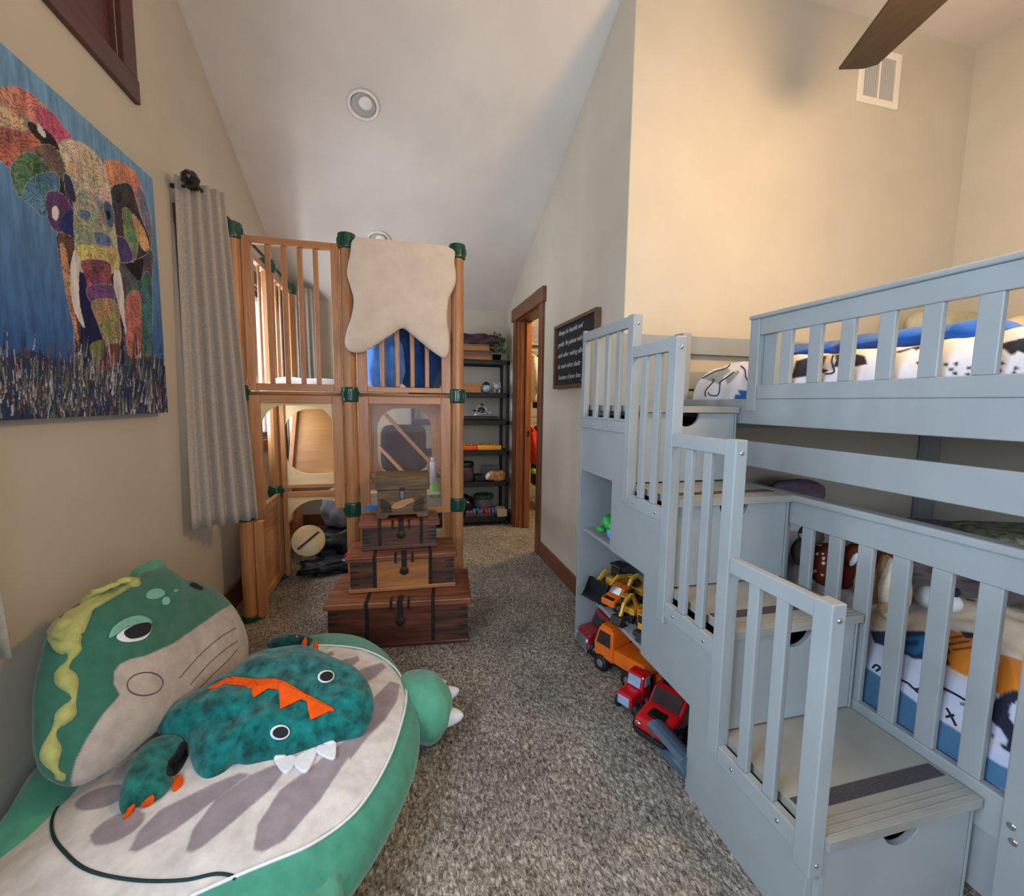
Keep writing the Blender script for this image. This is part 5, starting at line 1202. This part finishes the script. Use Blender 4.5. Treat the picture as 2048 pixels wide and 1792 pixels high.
for k in range(16):
    x = .63+.255*(k % 8)/7+rg.uniform(-.008, .008); m_ = rg.choice(['toy_red', 'tape_blue', 'tray_orange', 'mauve_cloth']) if k > 3 else 'mauve_cloth'
    lb = {'toy_red': 'small red plastic toy in the purple bin', 'tape_blue': 'small blue plastic toy in the purple bin', 'tray_orange': 'small orange plastic toy in the purple bin', 'mauve_cloth': 'small pinkish plastic toy in the purple bin'}[m_]
    MB().sq((x, 4.245+.025*(k//8), zt(5)+.048+.016*(k//8)), (.017, .012, .02), .8, .8, None, 12).build('toy_figure', m_, None, label=lb, cat='toy', group=lb+'s')
bx('card_box', 'beige_card', (.925, 1.02, 4.20, 4.36, zt(5), zt(5)+.075), None, .004, label='small beige cardboard box at the right end of the bottom shelf', cat='box')
# floor strip items near rack: dark baseboard end handled by trim

# ================================================================== CLOSET
def rod(z, lb):
    t = thing('closet_rod', lb, 'closet shelf', (1.75, 4.80, z))
    b = MB(); b.tube([(1.25, 4.80, z), (2.6, 4.80, z)], .008, 8); b.build('rod', 'white_plastic', t)
    b = MB(); b.tube([(1.25, 4.66, z+.05), (2.6, 4.66, z+.05)], .004, 6)
    for k in range(44): b.box(1.25+k*.03, 1.254+k*.03, 4.66, 5.1, z+.048, z+.052)
    b.build('wire_shelf', 'white_plastic', t)
rod(1.80, 'white wire shelf with hanging rod, upper level inside the closet'); rod(1.00, 'white wire shelf with hanging rod, lower level inside the closet')
bx('storage_box', 'rug_grey', (1.36, 1.70, 4.72, 5.0, 1.853, 2.05), None, .006, label='grey box on the upper wire shelf in the closet', cat='box')
def garment(x, z, L, m_, lb, w=.42, sleeve=True):
    t = thing('hanging_shirt', lb, 'garment', (x, 4.80, z-L), 0, 'clothes on hangers in the closet')
    b = MB(); b.tube([(x, 4.80, z+.012), (x, 4.805, z+.03), (x, 4.79, z+.02), (x, 4.80, z-.03)], .002, 5); b.tube([(x, 4.80-w*.42, z-.09), (x, 4.80, z-.03), (x, 4.80+w*.42, z-.09)], .004, 6); b.build('hanger', 'white_plastic', t)
    n = 20; vs = []; fs = []; rgx = x*31
    prof = [(0, .03), (.10, .5), (.14, .52), (.5, .5), (1.0, .5)]
    m2 = 16
    for i in range(m2+1):
        q = i/m2; zz = z-.045-L*q*.96
        ww = w*(np.interp(q, [0, .08, .16, 1], [.12, .5, .5, .48])); th = .020+.016*q
        for j in range(n):
            a = 2*math.pi*j/n
            vs.append((x+th*math.cos(a)*(1+.5*noise.noise((a, q*4, rgx))), 4.80+ww*math.sin(a), zz))
    for i in range(m2):
        for j in range(n): fs.append((i*n+j, i*n+(j+1) % n, (i+1)*n+(j+1) % n, (i+1)*n+j))
    fs += [list(range(n)), list(range(m2*n, (m2+1)*n))]
    MB().add(vs, fs, True).build('garment_body', m_, t)
    if sleeve:
        for s in (-1, 1): MB().tube([(x, 4.80+s*w*.40, z-.10), (x+.005, 4.80+s*w*.52, z-.25), (x, 4.80+s*w*.50, z-.45)], [.03, .03, .024], 8).build('sleeve', m_, t)
garment(1.425, 1.80, .55, 'white_knit', 'cream knit shirt hanging on the upper rod in the closet, nearest the jamb')
garment(1.515, 1.80, .62, 'dark_knit', 'dark patterned shirt hanging on the upper rod beside the cream one')
garment(1.60, 1.80, .58, 'white_knit', 'pale shirt hanging on the upper rod behind the dark patterned one')
garment(1.505, 1.00, .70, 'dark_knit', 'dark jacket hanging low in the closet beside the red one')
garment(1.425, 1.00, .42, 'red_knit', 'bright red and orange top hanging on the lower rod in the closet')
garment(1.58, 1.00, .85, 'white_knit', 'long pale striped garment hanging on the lower rod in the closet')
MB().sq((1.42, 4.62, .47), (.03, .05, .035), .8, .8).build('toy', 'lime', None, label='lime green toy hanging among the clothes low in the closet', cat='toy')

# ================================================================== TOY VEHICLES
def wheel(x, y, z, r, w_, parent, ax='x', tread=False):
    b = MB(); b.lathe([(r*.6, -w_/2), (r*.94, -w_/2), (r, -w_/2+w_*.15), (r, w_/2-w_*.15), (r*.94, w_/2), (r*.6, w_/2)], (x, y, z), 22, ax)
    if tread:
        for k in range(14):
            a = 2*math.pi*k/14; c = Vector((0, math.cos(a), math.sin(a)))*r; b.cbox((x, y+c.y, z+c.z), (w_*.8, r*.14, r*.2), Matrix.Rotation(a-math.pi/2, 3, 'X'))
    o = b.build('wheel', 'black_plastic', parent)
    s_ = -1
    b = MB(); b.lathe([(r*.1, -w_/2-.004), (r*.3, -w_/2-.003), (r*.5, -w_/2-.001), (r*.56, -w_/2+.004)], (x, y, z), 18, ax); b.build('hubcap', 'hub_grey', o); return o
def vehicle(name, lb, cat, loc, rz):
    t = thing(name, lb, cat, loc, rz); T = W(t)
    def B(): b = MB(); b.M = T; return b
    return t, B
def lwheels(B, t, xs, ys, r, w_, tread=False):
    for y in ys:
        for s, x in ((-1, -xs), (1, xs)):
            b = B(); b.lathe([(r*.5, -w_/2), (r*.94, -w_/2), (r, -w_/2+w_*.15), (r, w_/2-w_*.15), (r*.94, w_/2), (r*.5, w_/2)], (x, y, r), 22, 'x')
            if tread:
                for k in range(14):
                    a = 2*math.pi*k/14; b.cbox((x, y+math.cos(a)*r, r+math.sin(a)*r), (w_*.85, r*.14, r*.2), Matrix.Rotation(a-math.pi/2, 3, 'X'))
            o = b.build('wheel', 'black_plastic', t)
            B().lathe([(r*.12, s*(w_/2+.004)), (r*.4, s*(w_/2+.004)), (r*.58, s*(w_/2+.0005))], (x, y, r), 18, 'x').build('hubcap', 'hub_grey', o)
# local frame: front of the vehicle towards -x ... length along local y, nose at -y
# 1 dark red road truck (bottom bay, farthest)
t, B = vehicle('toy_truck', 'dark red toy road truck with chrome grille, farthest on the carpet bay', 'toy truck', (.958, 1.935, 0), -1.50)
B().prism([(-.10, .035), (-.10, .085), (-.085, .105), (-.02, .115), (-.02, .035)], 'x', -.055, .055).build('hood', 'darkred_car', t, bevel=.008)
B().prism([(-.02, .035), (-.02, .115), (.005, .175), (.07, .18), (.07, .035)], 'x', -.060, .060).build('cab', 'darkred_car', t, bevel=.006)
B().prism([(-.017, .118), (.004, .168), (.003, .168), (-.022, .118)], 'x', -.05, .05).build('windshield', 'glass_dark', t)
B().box(-.0612, .0612, .010, .055, .115, .16).build('side_window', 'glass_dark', t)
B().box(-.045, .045, -.106, -.099, .035, .088).build('grille', 'hub_grey', t, bevel=.003); B().box(-.062, .062, -.112, -.098, .018, .036).build('bumper', 'chrome', t, bevel=.004)
for s in (-1, 1): B().sq((s*.050, -.101, .075), (.008, .005, .010), n=12).build('headlight', 'label_white', t); B().box(s*.044-.012*(s > 0)-.0, s*.044+.012, -.098, -.02, .030, .060).build('fender', 'steel_blue', t, bevel=.006)
B().box(-.058, .058, .075, .19, .06, .15).build('cargo_bed', 'darkred_car', t, bevel=.005)
lwheels(B, t, .055, (-.062, .12), .032, .026)
# 2 orange recovery / dump truck
t, B = vehicle('toy_truck', 'orange toy dump truck with big black wheels beside the dark red truck', 'toy truck', (.968, 1.70, 0), math.pi+.36)
B().box(-.05, .05, -.125, .15, .045, .062).build('chassis', 'black_plastic', t, bevel=.004)
b = B(); b.prism([(-.13, .06), (-.135, .12), (-.105, .205), (-.02, .205), (-.02, .06)], 'x', -.062, .062); cab = b.build('cab', 'orange_car', t, bevel=.007)
B().prism([(-.1345, .125), (-.107, .195), (-.111, .197), (-.139, .125)], 'x', -.052, .052).build('windshield', 'glass_dark', cab)
for s in (-1, 1): B().prism([(-.118, .125), (-.098, .190), (-.035, .190), (-.035, .125)], 'x', s*.0625-.001, s*.0625+.001).build('side_window', 'glass_dark', cab)
B().box(-.055, .055, -.10, -.03, .205, .215).build('roof_rack', 'orange_car', t, bevel=.003)
b = B(); b.prism([(-.015, .07), (-.015, .13), (.15, .14), (.165, .10), (.15, .07)], 'x', -.064, .064); b.build('cargo_bed', 'orange_car', t, bevel=.005)
B().box(-.0655, -.064, .02, .06, .09, .108).build('label', 'label_white', t)
B().box(-.072, -.06, -.07, -.02, .012, .05).build('step', 'steel_blue', t, bevel=.003); B().box(-.06, .06, -.145, -.13, .03, .06).build('bumper', 'black_plastic', t, bevel=.004)
lwheels(B, t, .058, (-.085, .075), .036, .028, True)
# 3 small orange and grey toy behind
t, B = vehicle('toy_loader', 'little orange and black toy machine partly hidden behind the orange dump truck', 'toy', (1.06, 1.54, 0), .2)
B().sq((0, 0, .05), (.035, .05, .035), .6, .6).build('body', 'orange_car', t); B().sq((0, -.02, .085), (.025, .025, .025), .8, .8).build('cab', 'steel_blue', t); lwheels(B, t, .035, (-.03, .035), .022, .016)
# 4 red tractor
t, B = vehicle('toy_tractor', 'small red toy tractor with pale blue windows standing nose out of the bay', 'toy tractor', (.905, 1.505, 0), -1.10)
b = B(); b.prism([(-.07, .03), (-.075, .08), (-.02, .085), (.0, .085), (.0, .03)], 'x', -.035, .035); b.build('hood', 'red_car', t, bevel=.008)
b = B(); b.prism([(-.005, .03), (-.005, .085), (.005, .135), (.055, .138), (.065, .03)], 'x', -.038, .038); cab = b.build('cab', 'red_car', t, bevel=.008)
B().prism([(-.007, .09), (.003, .128), (.0, .129), (-.010, .09)], 'x', -.028, .028).build('windshield', 'glass_blue', cab)
for s in (-1, 1): B().prism([(.012, .092), (.016, .126), (.048, .127), (.052, .092)], 'x', s*.0385-.001, s*.0385+.001).build('side_window', 'glass_blue', cab)
B().box(-.026, .026, -.079, -.072, .038, .074).build('grille', 'glass_blue', t, bevel=.003)
lwheels(B, t, .040, (-.045, .04), .024, .018)
# 5 red pickup car
t, B = vehicle('toy_car', 'glossy bright red toy sports car with black wheels, nearest car', 'toy car', (.985, 1.365, 0), -1.10)
b = B()
b.prism([(-.155, .04), (-.16, .065), (-.145, .085), (-.06, .105), (-.02, .148), (.05, .152), (.11, .115), (.15, .11), (.155, .045)], 'x', -.068, .068); car = b.build('car_body', 'red_car', t, bevel=.012)
B().prism([(-.060, .1075), (-.022, .148), (-.026, .151), (-.066, .109)], 'x', -.055, .055).build('windshield', 'glass_dark', car)
for s in (-1, 1): B().prism([(-.045, .108), (-.015, .142), (.045, .145), (.07, .112)], 'x', s*.0685-.001, s*.0685+.001).build('side_window', 'glass_dark', car)
B().box(-.032, .032, -.128, -.075, .092, .100).build('hood_scoop', 'black_gloss', t, bevel=.003); B().box(-.05, -.01, .005, .03, .151, .154).build('roof_panel', 'black_gloss', t)
for s in (-1, 1): B().sq((s*.048, -.155, .066), (.014, .008, .008), n=14).build('headlight', 'chrome', t)
B().box(-.06, .06, -.165, -.15, .028, .045).build('bumper', 'black_plastic', t, bevel=.004)
lwheels(B, t, .064, (-.10, .095), .042, .034, True)
# 6 steel blue dozer blade / bucket in front of the car
t = thing('toy_bucket', 'dark steel-blue curved toy plough blade lying on the carpet in front of the red car', 'toy', (.87, 1.16, 0))
b = MB(); n = 12; vs = []; fs = []
R_ = Matrix.Translation((.858, 1.195, .052)) @ Matrix.Rotation(-1.50, 4, 'Z')
pr = [(.062*math.cos(a), .062*math.sin(a)) for a in [math.radians(-70+190*k/n) for k in range(n+1)]]+[(.056*math.cos(a), .056*math.sin(a)) for a in [math.radians(-70+190*k/n) for k in range(n, -1, -1)]]
b.M = R_; b.prism([(p[0], p[1]) for p in pr], 'x', -.085, .085); b.build('blade', 'steel_blue', t)
for s in (-.088, .085):
    b = MB(); b.M = R_; b.prism([(.062*math.cos(a), .062*math.sin(a)) for a in [math.radians(-70+190*k/n) for k in range(n+1)]], 'x', s, s+.003); b.build('side_plate', 'steel_blue', t)
bx('building_plate', 'beige_card', (1.05, 1.065, 1.36, 1.46, 0, .15), None, .003, label='cream plastic toy plate with round holes standing at the back of the bay', cat='toy')

# shelf vehicles (middle bay, z = .292)
z0 = .293
def excavator(lb, loc, rz, col, s=1., bucket=True, boom=((.0, .04, .05), (-.0, -.04, .10), (0, -.10, .09), (0, -.13, .03))):
    t, B_ = vehicle('toy_excavator', lb, 'toy excavator', loc, rz); T = W(t) @ Matrix.Scale(s, 4)
    def B(): b = MB(); b.M = T; return b
    for sx in (-.035, .035):
        b = B(); b.prism([(-.055, .006), (-.062, .016), (-.055, .028), (.055, .028), (.062, .016), (.055, .006), (.045, 0), (-.045, 0)], 'x', sx-.012, sx+.012); b.build('track', 'black_plastic', t, bevel=.002)
    B().box(-.04, .04, -.035, .055, .030, .062).build('body', col, t, bevel=.006)
    c = B().box(-.04, -.002, -.035, .01, .062, .102).build('cab', 'glass_dark', t, bevel=.004); B().box(-.042, 0, -.037, .012, .100, .106).build('cab_roof', col, c, bevel=.002)
    for a, c_ in zip(boom, boom[1:]): B().bar((a[0]+.014, a[1], a[2]), (c_[0]+.014, c_[1], c_[2]), .014, .018, (0, 0, 1)).build('boom', col, t, bevel=.003)
    e = boom[-1]; b = B()
    b.prism([(e[1]+.02, e[2]+.01), (e[1]-.02, e[2]+.015), (e[1]-.04, e[2]-.012), (e[1]-.02, e[2]-.03), (e[1]+.02, e[2]-.03), (e[1]-.008, e[2]-.016)], 'x', -.016, .044)
    for k in range(4): b.prism([(e[1]+.018, e[2]-.031), (e[1]+.018, e[2]-.026), (e[1]+.032, e[2]-.030)], 'x', -.014+k*.016, -.008+k*.016)
    b.build('bucket', 'black_plastic', t, bevel=.001); return t
# big yellow loader with black bucket, farthest
t, B = vehicle('toy_loader', 'yellow toy wheel loader with a big black toothed bucket, farthest on the middle shelf', 'toy loader', (.985, 1.90, z0), -1.25)
B().box(-.035, .035, .0, .14, .03, .075).build('body', 'yellow_car', t, bevel=.006); B().box(-.03, .03, .03, .09, .075, .135).build('cab', 'glass_dark', t, bevel=.004); B().box(-.034, .034, .025, .095, .135, .142).build('cab_roof', 'black_plastic', t, bevel=.002)
for s in (-1, 1): B().bar((s*.042, .10, .085), (s*.042, .0, .10), .012, .02).build('lift_arm', 'yellow_car', t, bevel=.003); B().bar((s*.042, .005, .10), (s*.042, -.06, .045), .012, .02).build('lift_arm', 'yellow_car', t, bevel=.003)
b = B(); b.prism([(-.05, .07), (-.075, .078), (-.075, .02), (-.125, .008), (-.122, .0), (-.06, .004), (-.048, .03)], 'x', -.065, .065)
for k in range(7): b.prism([(-.12, .0), (-.12, .008), (-.137, .002)], 'x', -.062+k*.019, -.052+k*.019)
b.build('bucket', 'black_plastic', t, bevel=.001)
for s in (-.065, .062): B().prism([(-.05, .075), (-.08, .085), (-.12, .008), (-.06, .002)], 'x', s, s+.003).build('bucket_side', 'black_plastic', t)
lwheels(B, t, .045, (.02, .115), .030, .022, True)
# orange car on shelf
t, B = vehicle('toy_car', 'small orange toy truck with a black scoop in front of the yellow loader', 'toy car', (.955, 1.765, z0), -1.2)
B().prism([(-.07, .022), (-.072, .05), (-.02, .066), (.0, .095), (.045, .098), (.05, .022)], 'x', -.038, .038).build('car_body', 'orange_car', t, bevel=.006)
B().prism([(-.021, .069), (-.002, .095), (-.006, .096), (-.026, .069)], 'x', -.03, .03).build('windshield', 'glass_dark', t); B().box(-.028, .028, -.065, -.045, .050, .058).build('scoop', 'black_gloss', t, bevel=.002)
lwheels(B, t, .036, (-.045, .03), .022, .018)
excavator('yellow toy excavator leaning forward in the middle of the middle shelf', (.965, 1.655, z0), -1.2, 'yellow_car', .92, boom=((0, .02, .06), (0, -.02, .125), (0, -.07, .10), (0, -.10, .03)))
excavator('yellow toy excavator behind the others with a cream boom on the middle shelf', (1.10, 1.82, z0), -1.2, 'yellow_car', 1.0, boom=((0, .03, .07), (0, -.04, .13), (0, -.08, .12), (0, -.11, .07)))
t, B = vehicle('toy_mixer', 'black and orange toy mixer truck with a grey drum on the middle shelf', 'toy truck', (1.01, 1.57, z0), -1.1)
B().box(-.032, .032, -.06, .07, .02, .045).build('chassis', 'orange_car', t, bevel=.004); B().sq((0, .02, .08), (.036, .055, .038), 1, 1, Matrix.Rotation(.25, 3, 'X'), 24).build('drum', 'steel_blue', t); B().box(-.032, .032, -.065, -.03, .045, .085).build('cab', 'orange_car', t, bevel=.005); lwheels(B, t, .032, (-.04, .045), .02, .016)
excavator('yellow and black toy excavator nearest the panel edge, bucket over the shelf', (.955, 1.50, z0), -1.1, 'yellow_car', .88, boom=((0, .02, .05), (0, -.01, .10), (0, -.05, .075), (0, -.05, .02)))
# upper bay (z = .603): green toy turtle and white/blue toy
z1 = .603
t = thing('toy_reptile', 'bright green plastic toy reptile with a blue and white body on the upper staircase shelf', 'toy', (.93, 1.80, z1))
MB().sq((.925, 1.80, z1+.075), (.035, .05, .028), .9, .9, Matrix.Rotation(.4, 3, 'X'), 24, .2, 2).build('head', 'toy_green', t); MB().sq((.94, 1.755, z1+.11), (.03, .035, .022), 1, 1, None, 20, .2, 5).build('crest', 'lime', t)
MB().sq((.90, 1.85, z1+.035), (.022, .03, .016), 1, 1, None, 16, .1, 3).build('foot', 'toy_green', t); MB().sq((.93, 1.775, z1+.035), (.03, .035, .03), .8, .8, None, 20).build('body', 'toy_blue', t)
MB().sq((.925, 1.715, z1+.04), (.035, .035, .04), .9, .9, None, 20, .1, 3).build('toy_block', 'white_plastic', None, label='rounded white toy beside the green reptile on the upper staircase shelf', cat='toy')
